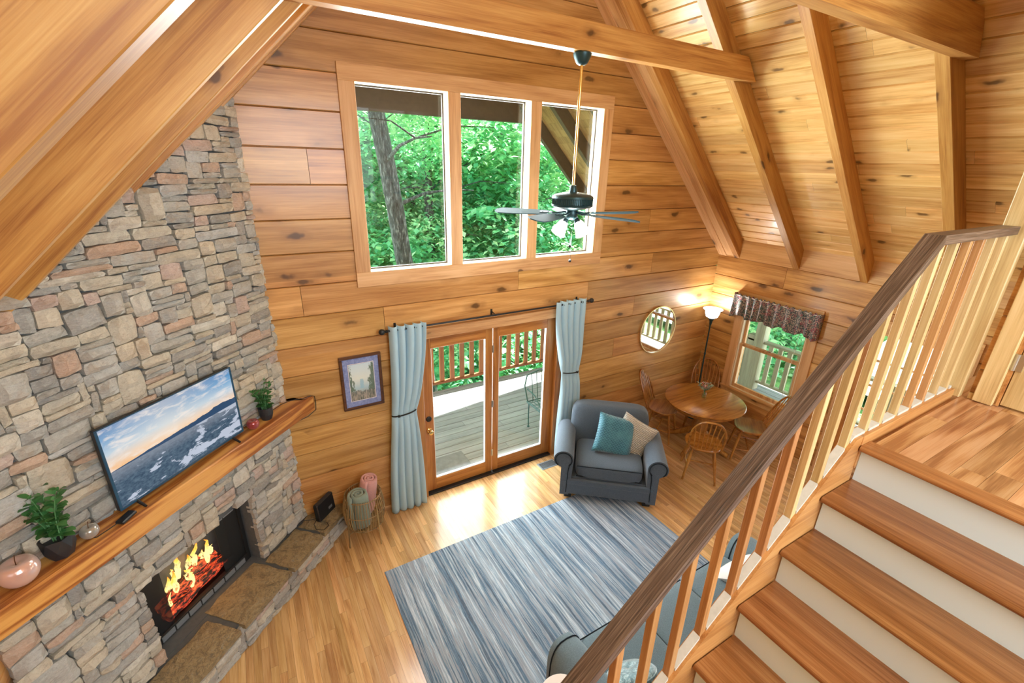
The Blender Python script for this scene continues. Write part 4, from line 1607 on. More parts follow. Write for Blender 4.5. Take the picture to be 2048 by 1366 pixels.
for i in range(ns):
    a = 2 * PI * i / ns
    pts = [((brad(z) * math.cos(a)), (brad(z) * math.sin(a)), z) for z in (.20, .28, .36, .44, .52, .575)]
    mb.tube(pts, .0042, 5)
mb.build('canes', M['rattan'], bk_)
for z, r in ((.205, .006), (.385, .0045), (.56, .006)):
    mb = MB()
    mb.tube([(brad(z) * math.cos(2 * PI * i / 40), brad(z) * math.sin(2 * PI * i / 40), z) for i in range(40)], r, 6, closed=True)
    mb.build('hoop', M['rattan'], bk_)
mb = MB()
mb.lathe([(0, .198), (.16, .198), (.162, .208), (0, .208)], 32)
mb.build('base', M['rattan'], bk_)
NTl = NT('sage_fabric_liner')
for i in range(4):
    a = -PI / 4 - .32 + i * PI / 2
    mb = MB()
    mb.tube([(.205 * math.cos(a), .205 * math.sin(a), .50), (.212 * math.cos(a), .212 * math.sin(a), .3), (.224 * math.cos(a), .224 * math.sin(a), 0)], .0075, 7)
    mb.build('leg', M['rattan'], bk_)
mb = MB()
for a in (-PI / 4 - .32, PI / 4 - .32):
    mb.tube([(.21 * math.cos(a), .21 * math.sin(a), .17), (-.21 * math.cos(a), -.21 * math.sin(a), .17)], .005, 6)
mb.build('cross_brace', M['rattan'], bk_)


def rolled(name, label, mat_, loc, tilt, r, h, turn):
    t = MB()
    # outer roll
    n, m = 40, 12
    v, f = [], []
    turns = 2.6
    N1 = 90
    for i in range(N1 + 1):
        th = turns * 2 * PI * i / N1
        rr = r * (.18 + .82 * i / N1)
        rr *= 1 + .05 * mnoise.noise((math.cos(th) * 1.3, math.sin(th) * 1.3, i * .03 + r * 50))
        for j in range(m + 1):
            z = -h / 2 + h * j / m
            end = min(j, m - j)
            q = rr * (1 - (.10 if end == 0 else .03 if end == 1 else 0))
            zz = z * (1 - .15 * (1 - i / N1) * 0) + .006 * mnoise.noise((th, z * 9, r * 30))
            v.append((q * math.cos(th), q * math.sin(th), zz))
    for i in range(N1):
        for j in range(m):
            f.append((i * (m + 1) + j, (i + 1) * (m + 1) + j, (i + 1) * (m + 1) + j + 1, i * (m + 1) + j + 1))
    t.add(v, f, .5, True)
    o = t.build(name, M[mat_], None, loc, tilt)
    s = o.modifiers.new('thick', 'SOLIDIFY')
    s.thickness = r * .20
    s.offset = -1
    return tag(o, label, 'throw', 'rolled throws in the basket')


rolled('rolled_throw', 'rolled pink throw standing at the back of the rattan basket', 'pink', (BX + .070, BY + .072, .47), (.14, .08, .4), .104, .44, 0)
rolled('rolled_throw', 'rolled sage green throw in front in the rattan basket', 'sage', (BX - .050, BY - .058, .42), (-.02, -.03, 0), .120, .40, 0)

# ---- framed print
pf = thing('framed_print', 'dark wood framed waterfall landscape print with blue mat on the log wall', 'picture', (-1.549, -.004, 1.407))
PW, PH = .206, .594
fw = .030
mb = MB()
for (a, b, c, d) in ((-PW, PW, 0, fw), (-PW, PW, PH - fw, PH)):
    mb.box(a, b, -.028, 0, c, d, .3, .006)
for (a, b) in ((-PW, -PW + fw), (PW - fw, PW)):
    mb.box(a, b, -.028, 0, fw, PH - fw, .6, .006)
mb.build('frame', M['frame'], pf)
NTm = NT('lavender_blue_mat')
_m = NTm.noise(NTm.coords(), 40, 4, 0.7)
NTm.bsdf(NTm.ramp(_m, [(0.35, (0.15, 0.19, 0.40)), (0.65, (0.27, 0.33, 0.57))]), 0.8)
mb = MB()
mb.box(-PW + fw, PW - fw, -.014, -.008, fw, PH - fw)
part(mb.build('mat', NTm.m, pf), 'mottled lavender-blue mat')
NTp = NT('misty_waterfall_print')
px, py, pz = NTp.sep(NTp.coords())
uu = NTp.math('ADD', NTp.math('DIVIDE', px, .24), .5)
vv = NTp.math('DIVIDE', pz, .40)
nz1 = NTp.noise(NTp.coords(), 30, 5, 0.7)
nz2 = NTp.noise(NTp.scale(NTp.coords(), (1, 1, .3)), 55, 4, 0.7)
bg = NTp.ramp(vv, [(0.0, (0.16, 0.20, 0.16)), (0.16, (0.36, 0.38, 0.33)), (0.34, (0.40, 0.56, 0.62)), (0.6, (0.70, 0.76, 0.70)), (1.0, (0.55, 0.70, 0.78))])
side = NTp.math('ABSOLUTE', NTp.math('SUBTRACT', uu, .45))
tree = NTp.math('ADD', NTp.math('MULTIPLY', side, 2.0), NTp.math('MULTIPLY', NTp.math('SUBTRACT', nz2, .5), 1.4))
tree = NTp.math('SUBTRACT', tree, NTp.math('MULTIPLY', vv, .45))
pc = NTp.mix(NTp.ramp(tree, [(0.42, (0, 0, 0)), (0.52, (1, 1, 1))]), bg, NTp.mix(nz1, (0.03, 0.07, 0.06), (0.22, 0.30, 0.22)))
fall = NTp.math('LESS_THAN', NTp.math('ABSOLUTE', NTp.math('SUBTRACT', uu, NTp.math('ADD', .47, NTp.math('MULTIPLY', NTp.math('SUBTRACT', nz2, .5), .25)))), .07)
fall = NTp.math('MULTIPLY', fall, NTp.math('LESS_THAN', NTp.math('ABSOLUTE', NTp.math('SUBTRACT', vv, .45)), .13))
pc = NTp.mix(NTp.math('MULTIPLY', fall, .8), pc, (0.30, 0.52, 0.64))
fg = NTp.math('LESS_THAN', vv, NTp.math('ADD', .10, NTp.math('MULTIPLY', nz1, .30)))
pc = NTp.mix(NTp.math('MULTIPLY', fg, .8), pc, NTp.mix(NTp.ramp(nz2, [(0.4, (0, 0, 0)), (0.6, (1, 1, 1))]), (0.06, 0.08, 0.07), (0.42, 0.36, 0.30)))
NTp.bsdf(pc, 0.5, coat=0.3)
mb = MB()
mb.box(-.12, .12, -.017, -.0145, 0, .40)
mb.build('print', NTp.m, pf, (0, 0, .098))
mb = MB()
for (a, b, c, d) in ((-.128, .128, -.008, -.003), (-.128, .128, .403, .408)):
    mb.box(a, b, -.0165, -.0145, c, d)
for (a, b) in ((-.128, -.123), (.123, .128)):
    mb.box(a, b, -.0165, -.0145, -.003, .403)
part(mb.build('mat_border', M['cream'], pf, (0, 0, .098)), 'thin cream line around the print')


# ================================================================== CURTAINS AND ROD
RZ_ = 2.232
RY_ = -0.10
rod = thing('curtain_rod', 'black curtain rod with ball finials above the patio doors', 'curtain rod', (0, RY_, RZ_))
mb = MB()
mb.tube([(-1.27, 0, 0), (1.28, 0, 0)], .0105, 12)
mb.tube([(-.09, 0, 0), (.0, 0, 0)], .0125, 12)
mb.build('pole', M['black'], rod)
for s, x in ((-1, -1.27), (1, 1.28)):
    mb = MB()
    prof = [(0, 0), (.012, .002), (.018, .012), (.012, .022), (.015, .030)]
    prof += [(.031 * math.sin(PI * (i + 1.2) / 11), .060 - .031 * math.cos(PI * (i + 1.2) / 11)) for i in range(10)] + [(0, .0915)]
    mb.lathe(prof, 18, mat=T(x, 0, 0) @ Ry(s * PI / 2))
    mb.build('finial', M['black'], rod)
for x in (-1.17, -.05, 1.17):
    mb = MB()
    mb.box(x - .012, x + .012, .092, .1, -.03, .045, None, .002)
    mb.tube([(x, .095, .02), (x, .02, .005), (x, 0, -.012)], .006, 8)
    mb.build('bracket', M['black'], rod)


def curtain(label, xa, xb, waist_x0, waist_x1, bot_x0, bot_x1, waist_z, seed, tie_x):
    cy = RY_
    t = thing('curtain', label, 'curtain', ((xa + xb) / 2, cy, 0.012), group='curtains at the patio doors')
    ox_ = (xa + xb) / 2
    nU, nZ = 140, 60
    ztop, zbot = RZ_ + .045, 0.012
    rng = random.Random(seed)
    nf = 4.6
    v, f = [], []
    for j in range(nZ + 1):
        z = ztop + (zbot - ztop) * j / nZ
        if z > waist_z:
            q = (ztop - z) / (ztop - waist_z)
            q2 = q ** 1.9
            x0, x1 = xa + (waist_x0 - xa) * q2, xb + (waist_x1 - xb) * q2
        else:
            q = (waist_z - z) / (waist_z - zbot)
            q2 = 1 - (1 - q) ** 1.5
            x0, x1 = waist_x0 + (bot_x0 - waist_x0) * q2, waist_x1 + (bot_x1 - waist_x1) * q2
        pin = math.exp(-((z - waist_z) / .14) ** 2)
        amp = .040 * (1 - .55 * pin)
        if z > RZ_ - .1:
            amp = .042
        for i in range(nU + 1):
            s = i / nU
            ph = s * nf * 2 * PI + .5 * math.sin(z * 2.1 + seed) * (1 - pin) + seed
            ph += .9 * mnoise.noise((s * 5, seed, z * .35))
            x = x0 + (x1 - x0) * s + .016 * math.cos(ph)
            y = amp * (.75 + .5 * mnoise.noise((s * 6, seed * 3, z * .2))) * math.sin(ph) + .010 * mnoise.noise((s * 9, z * 2, seed))
            y = y * (1 if z > 1.9 else 1) + (.02 * pin)
            v.append((x - ox_, y, z - zbot))
    nn = nU + 1
    for j in range(nZ):
        for i in range(nU):
            f.append((j * nn + i, j * nn + i + 1, (j + 1) * nn + i + 1, (j + 1) * nn + i))
    mb = MB()
    mb.add(v, f, .5, True)
    o = mb.build('panel', M['curtain'], t)
    sm = o.modifiers.new('thick', 'SOLIDIFY')
    sm.thickness = .003
    # grommets where the cloth crosses the rod line
    for k in range(8):
        s = (k * .5 + .25) / (nf * 1.0) * 1.0 + .01
        if s > .98:
            break
        # zero crossings of the fold wave
    k = 0
    zz = RZ_ - zbot
    for m_ in range(1, 14):
        s = (m_ * PI - seed - .5 * math.sin(RZ_ * 2.1 + seed)) / (nf * 2 * PI)
        if 0.02 < s < .98:
            mb = MB()
            c = Vector((xa + (xb - xa) * s - ox_, 0, zz))
            mb.tube([c + Vector((.0, .021 * math.cos(2 * PI * i / 18), .021 * math.sin(2 * PI * i / 18))) for i in range(18)], .0045, 6, closed=True)
            part(mb.build('grommet', M['black'], t), 'black metal grommet')
    mb = MB()
    a = (waist_x0 + waist_x1) / 2 - ox_
    w = (waist_x1 - waist_x0) / 2 + .004
    mb.tube([(a + w * math.cos(2 * PI * i / 28), .02 + .052 * math.sin(2 * PI * i / 28), waist_z - zbot + .012 * math.cos(2 * PI * i / 28) * tie_x) for i in range(28)], .008, 8, closed=True)
    mb.lathe([(0, -.012), (.016, -.008), (.018, 0), (.016, .008), (0, .012)], 12, c=(a - tie_x * w * .55, -.036, waist_z - zbot + .0))
    part(mb.build('tieback', M['black'], t), 'black cord tieback')
    return t


curtain('pale blue grommet curtain tied back left of the patio doors', -1.265, -.875, -1.285, -1.025, -1.375, -.975, 1.27, 1.0, 1)
curtain('pale blue grommet curtain tied back right of the patio doors, behind the armchair', .80, 1.245, .975, 1.225, .93, 1.30, 1.28, 2.6, -1)

# ---- round mirror
mr = thing('round_mirror', 'round wall mirror with thin pale gold rim on the log wall', 'mirror', (2.745, -.003, 1.585))
MRr = .362
mb = MB()
mb.lathe([(0, 0), (MRr - .01, 0), (MRr - .01, .012), (0, .012)], 56, mat=Rx(PI / 2))
mb.build('glass', M['mirror'], mr)
mb = MB()
mb.lathe([(MRr - .010, 0), (MRr + .004, 0), (MRr + .004, .024), (MRr - .010, .024), (MRr - .010, 0)], 56, mat=Rx(PI / 2))
mb.build('rim', M['gold'], mr)

# ---- torchiere floor lamp in the corner
LX, LY = 3.645, -.235
fl_ = thing('floor_lamp', 'dark torchiere floor lamp with glowing frosted bowl in the corner', 'floor lamp', (LX, LY, 0))
mb = MB()
mb.lathe([(0, 0), (.13, 0), (.13, .012), (.11, .022), (.03, .035), (.018, .06), (0, .06)], 28)
mb.build('base', M['bronze'], fl_)
mb = MB()
mb.tube([(0, 0, .05), (0, 0, .9), (0, 0, 1.70)], .011, 10)
for z in (.55, 1.12):
    mb.lathe([(.011, -.02), (.016, -.01), (.016, .01), (.011, .02)], 12, c=(0, 0, z))
mb.lathe([(.011, 1.58), (.02, 1.62), (.024, 1.66), (.05, 1.70), (.052, 1.705), (0, 1.706)], 18)
mb.build('pole', M['bronze'], fl_)
mb = MB()
mb.lathe([(.04, 1.705), (.085, 1.728), (.105, 1.785), (.108, 1.825), (.142, 1.846), (.144, 1.852), (.104, 1.833), (.098, 1.785), (.08, 1.735), (0.0, 1.716)], 36)
mb.build('bowl', M['bowl_lit'], fl_)
lp = add_light('torchiere_bulb', 'POINT', (LX, LY, 1.87), 26, (1.0, 0.95, 0.90), size=.05)

# ---- floral valance over the side window
NTv2 = NT('floral_tapestry')
vc = NTv2.coords()
n1 = NTv2.noise(vc, 13, 3, 0.6, 1.2)
n2 = NTv2.noise(vc, 70, 3, 0.75)
n3 = NTv2.noise(NTv2.vmath('ADD', vc, (7.3, 2.1, 4.4)), 12, 3, 0.6, 1.0)
c0 = NTv2.ramp(n2, [(0.36, (0.030, 0.045, 0.065)), (0.47, (0.10, 0.125, 0.145)), (0.56, (0.44, 0.37, 0.31)), (0.68, (0.62, 0.55, 0.48))])
c0 = NTv2.mix(NTv2.math('MULTIPLY', NTv2.ramp(n1, [(0.52, (0, 0, 0)), (0.60, (1, 1, 1))]), .75), c0, NTv2.ramp(n2, [(0.35, (0.16, 0.02, 0.04)), (0.6, (0.44, 0.16, 0.18))]))
c0 = NTv2.mix(NTv2.math('MULTIPLY', NTv2.ramp(n3, [(0.55, (0, 0, 0)), (0.62, (1, 1, 1))]), .8), c0, NTv2.ramp(n2, [(0.4, (0.02, 0.055, 0.06)), (0.62, (0.13, 0.22, 0.20))]))
NTv2.bsdf(c0, .95, spec=.15)
M['floral'] = NTv2.m


def valance(label, ya, yb, z1, h):
    t = thing('valance', label, 'valance', (XW - .085, (ya + yb) / 2, z1), group='window valances')
    L = yb - ya
    v, f = [], []
    nU, nZ = 160, 14
    for j in range(nZ + 1):
        q = j / nZ
        for i in range(nU + 1):
            s = i / nU
            ph = s * 2 * PI * 10 + 1.9 * math.sin(s * 9)
            amp = .005 + .022 * q
            x = -amp * math.sin(ph) - .012 * q - .012 * math.sin(s * 2 * PI * 3.3) * q
            z = .02 - (h + .018 * math.sin(s * 2 * PI * 4.1 + 1) + .012 * math.sin(ph * .5)) * q
            if j == 0:
                z += .012 * math.sin(ph * 1.7)
            v.append((x, (s - .5) * L, z))
    # returns to the wall
    nn = nU + 1
    for j in range(nZ):
        for i in range(nU):
            f.append((j * nn + i, j * nn + i + 1, (j + 1) * nn + i + 1, (j + 1) * nn + i))
    base = len(v)
    for s in (0, 1):
        o = len(v)
        for j in range(nZ + 1):
            e = v[j * nn + (nU if s else 0)]
            v.append(e)
            v.append((.08, e[1], e[2]))
        for j in range(nZ):
            a = o + 2 * j
            f.append((a, a + 1, a + 3, a + 2))
    mb = MB()
    mb.add(v, f, .5, True)
    o = mb.build('cloth', M['floral'], t)
    sm = o.modifiers.new('thick', 'SOLIDIFY')
    sm.thickness = .004
    mb = MB()
    mb.tube([(.078, -L / 2 + .01, 0), (.006, -L / 2 + .012, 0), (.006, L / 2 - .012, 0), (.078, L / 2 - .01, 0)], .006, 8)
    mb.build('rod', M['white'], t)


valance('gathered floral tapestry valance over the side window by the dining table', -1.66, -.44, 2.115, .33)

# ---- floor register
vt = thing('floor_vent', 'grey metal floor register in front of the patio doors', 'vent', (.74, -.185, 0))
mb = MB()
mb.box(-.13, .13, -.075, .075, .0005, .004, None, .002)
mb.build('plate', M['vent'], vt)
for i in range(18):
    mb = MB()
    mb.box(-.108 + i * .0127, -.101 + i * .0127, -.055, .055, .0042, .0052)
    mb.build('slot', M['dark'], vt)

# ================================================================== RUG
rg = MB()
rx0, rx1, ry0, ry1 = -1.69, 1.275, -2.95, -.865
nx, ny = 60, 40
v, f = [], []
for j in range(ny + 1):
    for i in range(nx + 1):
        x, y = rx0 + (rx1 - rx0) * i / nx, ry0 + (ry1 - ry0) * j / ny
        y += .006 * mnoise.noise((x * 2, y * 2, 3)) if j in (0, ny) else 0
        x += .006 * mnoise.noise((x * 2, y * 2, 9)) if i in (0, nx) else 0
        z = .011 + .0015 * mnoise.noise((x * 3, y * 3, 0)) if (0 < i < nx and 0 < j < ny) else .005
        v.append((x - (rx0 + rx1) / 2, y - (ry0 + ry1) / 2, z))
nn = nx + 1
for j in range(ny):
    for i in range(nx):
        f.append((j * nn + i, j * nn + i + 1, (j + 1) * nn + i + 1, (j + 1) * nn + i))
ring = [i for i in range(nn)] + [j * nn + nx for j in range(1, ny + 1)] + [ny * nn + i for i in range(nx - 1, -1, -1)] + [j * nn for j in range(ny - 1, 0, -1)]
o = len(v)
v += [(v[r][0], v[r][1], .0006) for r in ring]
for k in range(len(ring)):
    a, b = k, (k + 1) % len(ring)
    f.append((ring[a], o + a, o + b, ring[b]))
rg.add(v, f, .5, True)
tag(rg.build('area_rug', M['rug'], None, ((rx0 + rx1) / 2, (ry0 + ry1) / 2, 0.0005)), 'large blue and grey striped area rug on the oak floor', 'rug')


# ================================================================== UPHOLSTERY
def roll_arm(mb, x0, x1, y0, y1, ztop, r, side, mat=None, flare=.03):
    """arm with a rolled top; profile in x,z extruded along y (front at y0)"""
    cx = (x0 + x1) / 2 + side * flare
    cz = ztop - r
    prof = []
    wi, wo = (x0 + x1) / 2 - side * .055, (x0 + x1) / 2 + side * .055
    n = 20
    pts = [(wi, .06)]
    a0, a1 = (PI, -.55) if side > 0 else (0, PI + .55)
    pts.append((cx - side * r, cz - .02))
    for i in range(n + 1):
        a = a0 + (a1 - a0) * i / n
        pts.append((cx + r * math.cos(a), cz + r * math.sin(a)))
    pts.append((wo, cz - r * .9))
    pts.append((wo, .06))
    ny = 10
    v, f = [], []
    m = len(pts)
    for j in range(ny + 1):
        t = j / ny
        y = y0 + (y1 - y0) * t
        ins = 0.012 if j in (0, ny) else 0
        dip = -.0 * t
        for (x, z) in pts:
            xx = x + (cx - x) * ins * 1.5
            zz = z + ((cz - z) * ins * 1.5 if z > .2 else 0) + dip
            v.append((xx, y, zz))
    for j in range(ny):
        for i in range(m):
            f.append((j * m + i, j * m + (i + 1) % m, (j + 1) * m + (i + 1) % m, (j + 1) * m + i))
    f.append(tuple(range(m)))
    f.append(tuple(range(ny * m, (ny + 1) * m))[::-1])
    mb.add(v, f, .5, True, mat)
    return pts, cx, cz


ac = thing('armchair', 'wide slate grey rolled-arm armchair in front of the right curtain', 'armchair', (1.20, -.835, 0), (0, 0, -.690))
# local: x along the width, front at -y
HWd, FR, BKY = .60, -.43, .43
mb = MB()
mb.box(-HWd + .10, HWd - .10, FR + .03, BKY, .06, .30, None, .02)
mb.build('frame', M['armchair'], ac)
for s in (-1, 1):
    mb = MB()
    x0, x1 = (HWd - .17, HWd) if s > 0 else (-HWd, -HWd + .17)
    pts, cx, cz = roll_arm(mb, x0, x1, FR, BKY - .10, .675, .120, s)
    arm = mb.build('arm', M['armchair'], ac)
    mb = MB()
    mb.tube([(cx + .098 * math.cos(a), FR - .006, cz + .098 * math.sin(a)) for a in [(PI * 1.28 - i * PI * 1.55 / 22) if s > 0 else (-PI * .28 + i * PI * 1.55 / 22) for i in range(23)]], .006, 6)
    mb.tube([(cx - s * .075, FR - .006, cz - .05), ((x0 + x1) / 2 - s * .03, FR - .006, .42), ((x0 + x1) / 2 - s * .02, FR - .006, .10)], .005, 6)
    part(mb.build('piping', M['piping'], arm), 'dark piping')
mb = MB()
bw = HWd - .055


def backfn(q):
    return (q.x, q.y + .10 * (q.z / .3) * .5, q.z)


mb.soft(2 * bw - .10, .24, .66, .30, 12, (0, .335, .60), fn=backfn)
bkc = mb.build('back', M['armchair'], ac)
mb = MB()
mb.soft(2 * HWd - .40, .66, .20, .28, 12, (0, FR + .345, .395))
sc = mb.build('seat_cushion', M['armchair'], ac)
mb = MB()
w = HWd - .215
for z in (.335, .475):
    mb.tube([(-w, FR + .024, z), (w, FR + .024, z)], .005, 6)
part(mb.build('piping', M['piping'], sc), 'dark piping')
mb = MB()
mb.box(-HWd + .06, HWd - .06, FR - .005, FR + .04, .075, .27, None, .015)
mb.box(-HWd + .10, HWd - .10, FR - .012, FR + .03, .215, .30, None, .015)
mb.build('front_border', M['armchair'], ac)
for (x, y) in ((-HWd + .13, FR + .06), (HWd - .13, FR + .06), (-HWd + .13, BKY - .06), (HWd - .13, BKY - .06)):
    mb = MB()
    mb.box(x - .045, x + .045, y - .045, y + .045, 0.013 if y < 0 else 0.0, .075, None, .006)
    part(mb.build('foot', M['black'], ac), 'dark block foot')


def pillow(label, loc, rot, w, h, d, mat_, name='throw_pillow'):
    mb = MB()
    n = 22
    v, f = [], []
    for side in (1, -1):
        o = len(v)
        for j in range(n + 1):
            for i in range(n + 1):
                s, t = i / n * 2 - 1, j / n * 2 - 1
                px = s * (1 - .10 * (1 - abs(s)) * 0 - .07 * (1 - t * t) * abs(s) ** 3)
                pz = t * (1 - .07 * (1 - s * s) * abs(t) ** 3)
                th = ((1 - s ** 4) * (1 - t ** 4)) ** .55
                y = side * d / 2 * th * (1 + .12 * mnoise.noise((s * 2.2, t * 2.2, w * 77)))
                v.append((px * w / 2, y, pz * h / 2))
        for j in range(n):
            for i in range(n):
                q = (o + j * (n + 1) + i, o + j * (n + 1) + i + 1, o + (j + 1) * (n + 1) + i + 1, o + (j + 1) * (n + 1) + i)
                f.append(q if side < 0 else q[::-1])
    mb.add(v, f, .5, True)
    o = mb.build(name, mat_, None, loc, rot)
    return tag(o, label, 'pillow')


NTt = NT('teal_patterned_velvet')
tc = NTt.coords()
tvx, tvy, tvz = NTt.sep(tc)
wvt = NTt.math('SINE', NTt.math('ADD', NTt.math('MULTIPLY', tvz, 190), NTt.math('MULTIPLY', NTt.math('SINE', NTt.math('MULTIPLY', tvx, 150)), 2.2)))
tw = NTt.ramp(wvt, [(0.35, (0, 0, 0)), (0.65, (1, 1, 1))])
tcol = NTt.mix(tw, (0.012, 0.125, 0.20), (0.07, 0.27, 0.35))
tcol = NTt.mix(NTt.ramp(NTt.noise(tc, 8, 3, .6), [(0.4, (0, 0, 0)), (0.75, (1, 1, 1))]), tcol, (0.07, 0.30, 0.39))
tb = NTt.bsdf(tcol, .6, normal=NTt.bump(wvt, .4, .004))
tb.inputs['Sheen Weight'].default_value = .8
NTc = NT('cream_ribbed_knit')
cc = NTc.coords()
cx_, cy_, cz_ = NTc.sep(cc)
wvc = NTc.math('SINE', NTc.math('ADD', NTc.math('MULTIPLY', cz_, 330), NTc.math('MULTIPLY', NTc.noise(cc, 22, 2, .5), 9)))
NTc.bsdf(NTc.mix(NTc.ramp(wvc, [(0.2, (0, 0, 0)), (0.8, (1, 1, 1))]), (0.48, 0.45, 0.39), (0.80, 0.77, 0.70)), .95, normal=NTc.bump(wvc, .8, .008))


def in_armchair(x, y, z):
    c, s = math.cos(-.690), math.sin(-.690)
    return (1.20 + c * x - s * y, -.835 + s * x + c * y, z)


pillow('teal diamond-patterned velvet throw pillow leaning in the armchair', in_armchair(.06, .02, .685), (-.42, .22, -.690 + .10), .50, .50, .16, NTt.m)
pillow('cream ribbed throw pillow behind the teal one in the armchair', in_armchair(.285, .075, .665), (-.36, .42, -.690 - .22), .46, .46, .14, NTc.m)

# ---- sofa under the stairs, facing the patio doors (front at +y)
so = thing('sofa', 'blue-grey tweed sofa with dark piping below the staircase', 'sofa', (.17, -3.06, 0))


def sx(x):
    return x - .17


def sy(y):
    return y + 3.06


mb = MB()
mb.box(sx(-.90), sx(1.25), sy(-3.50), sy(-2.66), .07, .31, None, .02)
mb.build('frame', M['sofa'], so)
for i, (a, b) in enumerate(((-.695, -.103), (-.097, .465), (.471, 1.05))):
    mb = MB()
    mb.soft(b - a, .74, .17, .2, 12, (sx((a + b) / 2), sy(-2.975), .375))
    cu = mb.build('seat_cushion', M['sofa'], so)
    mb = MB()
    mb.tube([(sx(a + .012), sy(-2.612), .445), (sx(b - .012), sy(-2.612), .445)], .0055, 6)
    part(mb.build('piping', M['piping'], cu), 'dark piping along the front edge')
    mb = MB()
    mb.soft(b - a, .20, .42, .32, 10, (sx((a + b) / 2), sy(-3.36), .65), fn=lambda q: (q.x, q.y - q.z * .22, q.z))
    mb.build('back_cushion', M['sofa'], so)
mb = MB()
mb.box(sx(-.90), sx(1.25), sy(-3.66), sy(-3.46), .07, .80, None, .05)
mb.build('back', M['sofa'], so)
for (cx, s) in ((-.835, -1), (1.185, 1)):
    mb = MB()
    n = 24
    v, f = [], []
    prof = []
    # rounded slab arm: sloping front, domed top
    ny = 14
    for j in range(ny + 1):
        t = j / ny
        y = -2.615 - .86 * t
        for i in range(n):
            a = 2 * PI * i / n
            rx_, rz_ = .140, .30
            e = .70
            x = cx + rx_ * (abs(math.cos(a)) ** e) * (1 if math.cos(a) > 0 else -1)
            z = .36 + rz_ * (abs(math.sin(a)) ** e) * (1 if math.sin(a) > 0 else -1)
            k = 1 - .10 * (max(0, 1 - t * 5) ** 2)
            x = cx + (x - cx) * k
            z = .36 + (z - .36) * k
            v.append((sx(x), sy(y), z))
    for j in range(ny):
        for i in range(n):
            f.append((j * n + i, (j + 1) * n + i, (j + 1) * n + (i + 1) % n, j * n + (i + 1) % n))
    f.append(tuple(range(n)))
    f.append(tuple(range(ny * n, (ny + 1) * n))[::-1])
    mb.add(v, f, .5, True)
    arm = mb.build('arm', M['sofa'], so)
    mb = MB()
    j = 1
    mb.tube([Vector(v[n + i]) + Vector((0, .012, .0)) for i in range(n)], .0055, 6, closed=True)
    part(mb.build('piping', M['piping'], arm), 'dark piping around the arm front')
for (x, y) in ((-.82, -2.72), (1.17, -2.72), (-.82, -3.55), (1.17, -3.55)):
    mb = MB()
    mb.box(sx(x - .035), sx(x + .035), sy(y - .035), sy(y + .035), .0135, .08, None, .005)
    part(mb.build('foot', M['black'], so), 'dark block foot')

# round velvet cushion
NTr = NT('crushed_teal_velvet')
rc = NTr.coords()
rn = NTr.noise(rc, 34, 4, .7, 1.0)
rb = NTr.bsdf(NTr.ramp(rn, [(0.34, (0.03, 0.10, 0.125)), (0.5, (0.13, 0.27, 0.31)), (0.66, (0.40, 0.55, 0.58))]), .6, normal=NTr.bump(rn, .5, .01))
rb.inputs['Sheen Weight'].default_value = .8
rp = thing('round_cushion', 'round crushed-velvet teal cushion standing on the sofa behind the balusters', 'cushion', (-.60, -3.08, .59), (-.72, .0, -.1))
mb = MB()
prof = [(0, -.088), (.06, -.086), (.12, -.076), (.160, -.056), (.180, -.03), (.180, .03), (.160, .056), (.12, .076), (.05, .084), (.012, .074), (0, .066)]
mb.lathe(prof, 40)
mb.build('cover', NTr.m, rp)
for z in (-.03, .03):
    mb = MB()
    mb.tube([(.180 * math.cos(2 * PI * i / 40), .180 * math.sin(2 * PI * i / 40), z) for i in range(40)], .004, 6, closed=True)
    part(mb.build('piping', NTr.m, rp), 'velvet piping')
pillow('white throw pillow at the far end of the sofa, seen between the balusters', (.99, -2.93, .60), (-.85, .1, PI - .12), .56, .50, .16, M['cream'])

# lamp on a side table beside the sofa
stb = thing('side_table', 'small dark side table beside the left sofa arm', 'side table', (-1.125, -3.005, 0))
mb = MB()
mb.lathe([(0, .42), (.135, .42), (.14, .43), (.14, .44), (0, .44)], 28)
mb.build('top', M['frame'], stb)
mb = MB()
mb.tube([(0, 0, .03), (0, 0, .42)], .02, 10)
mb.lathe([(0, 0.013), (.12, 0.013), (.12, .02), (.03, .04), (0, .04)], 24)
mb.build('pedestal', M['frame'], stb)
tl = thing('table_lamp', 'table lamp with white drum shade at the bottom edge beside the sofa', 'table lamp', (-1.125, -3.005, .44))
mb = MB()
mb.lathe([(0, 0), (.06, 0), (.065, .02), (.03, .05), (.045, .10), (.02, .14), (.008, .17), (.008, .20), (0, .20)], 20)
mb.build('base', M['cream'], tl)
mb = MB()
mb.lathe([(.148, .11), (.148, .28), (.145, .284), (.0, .28)], 36)
mb.build('lamp_shade', M['shade_white'], tl)

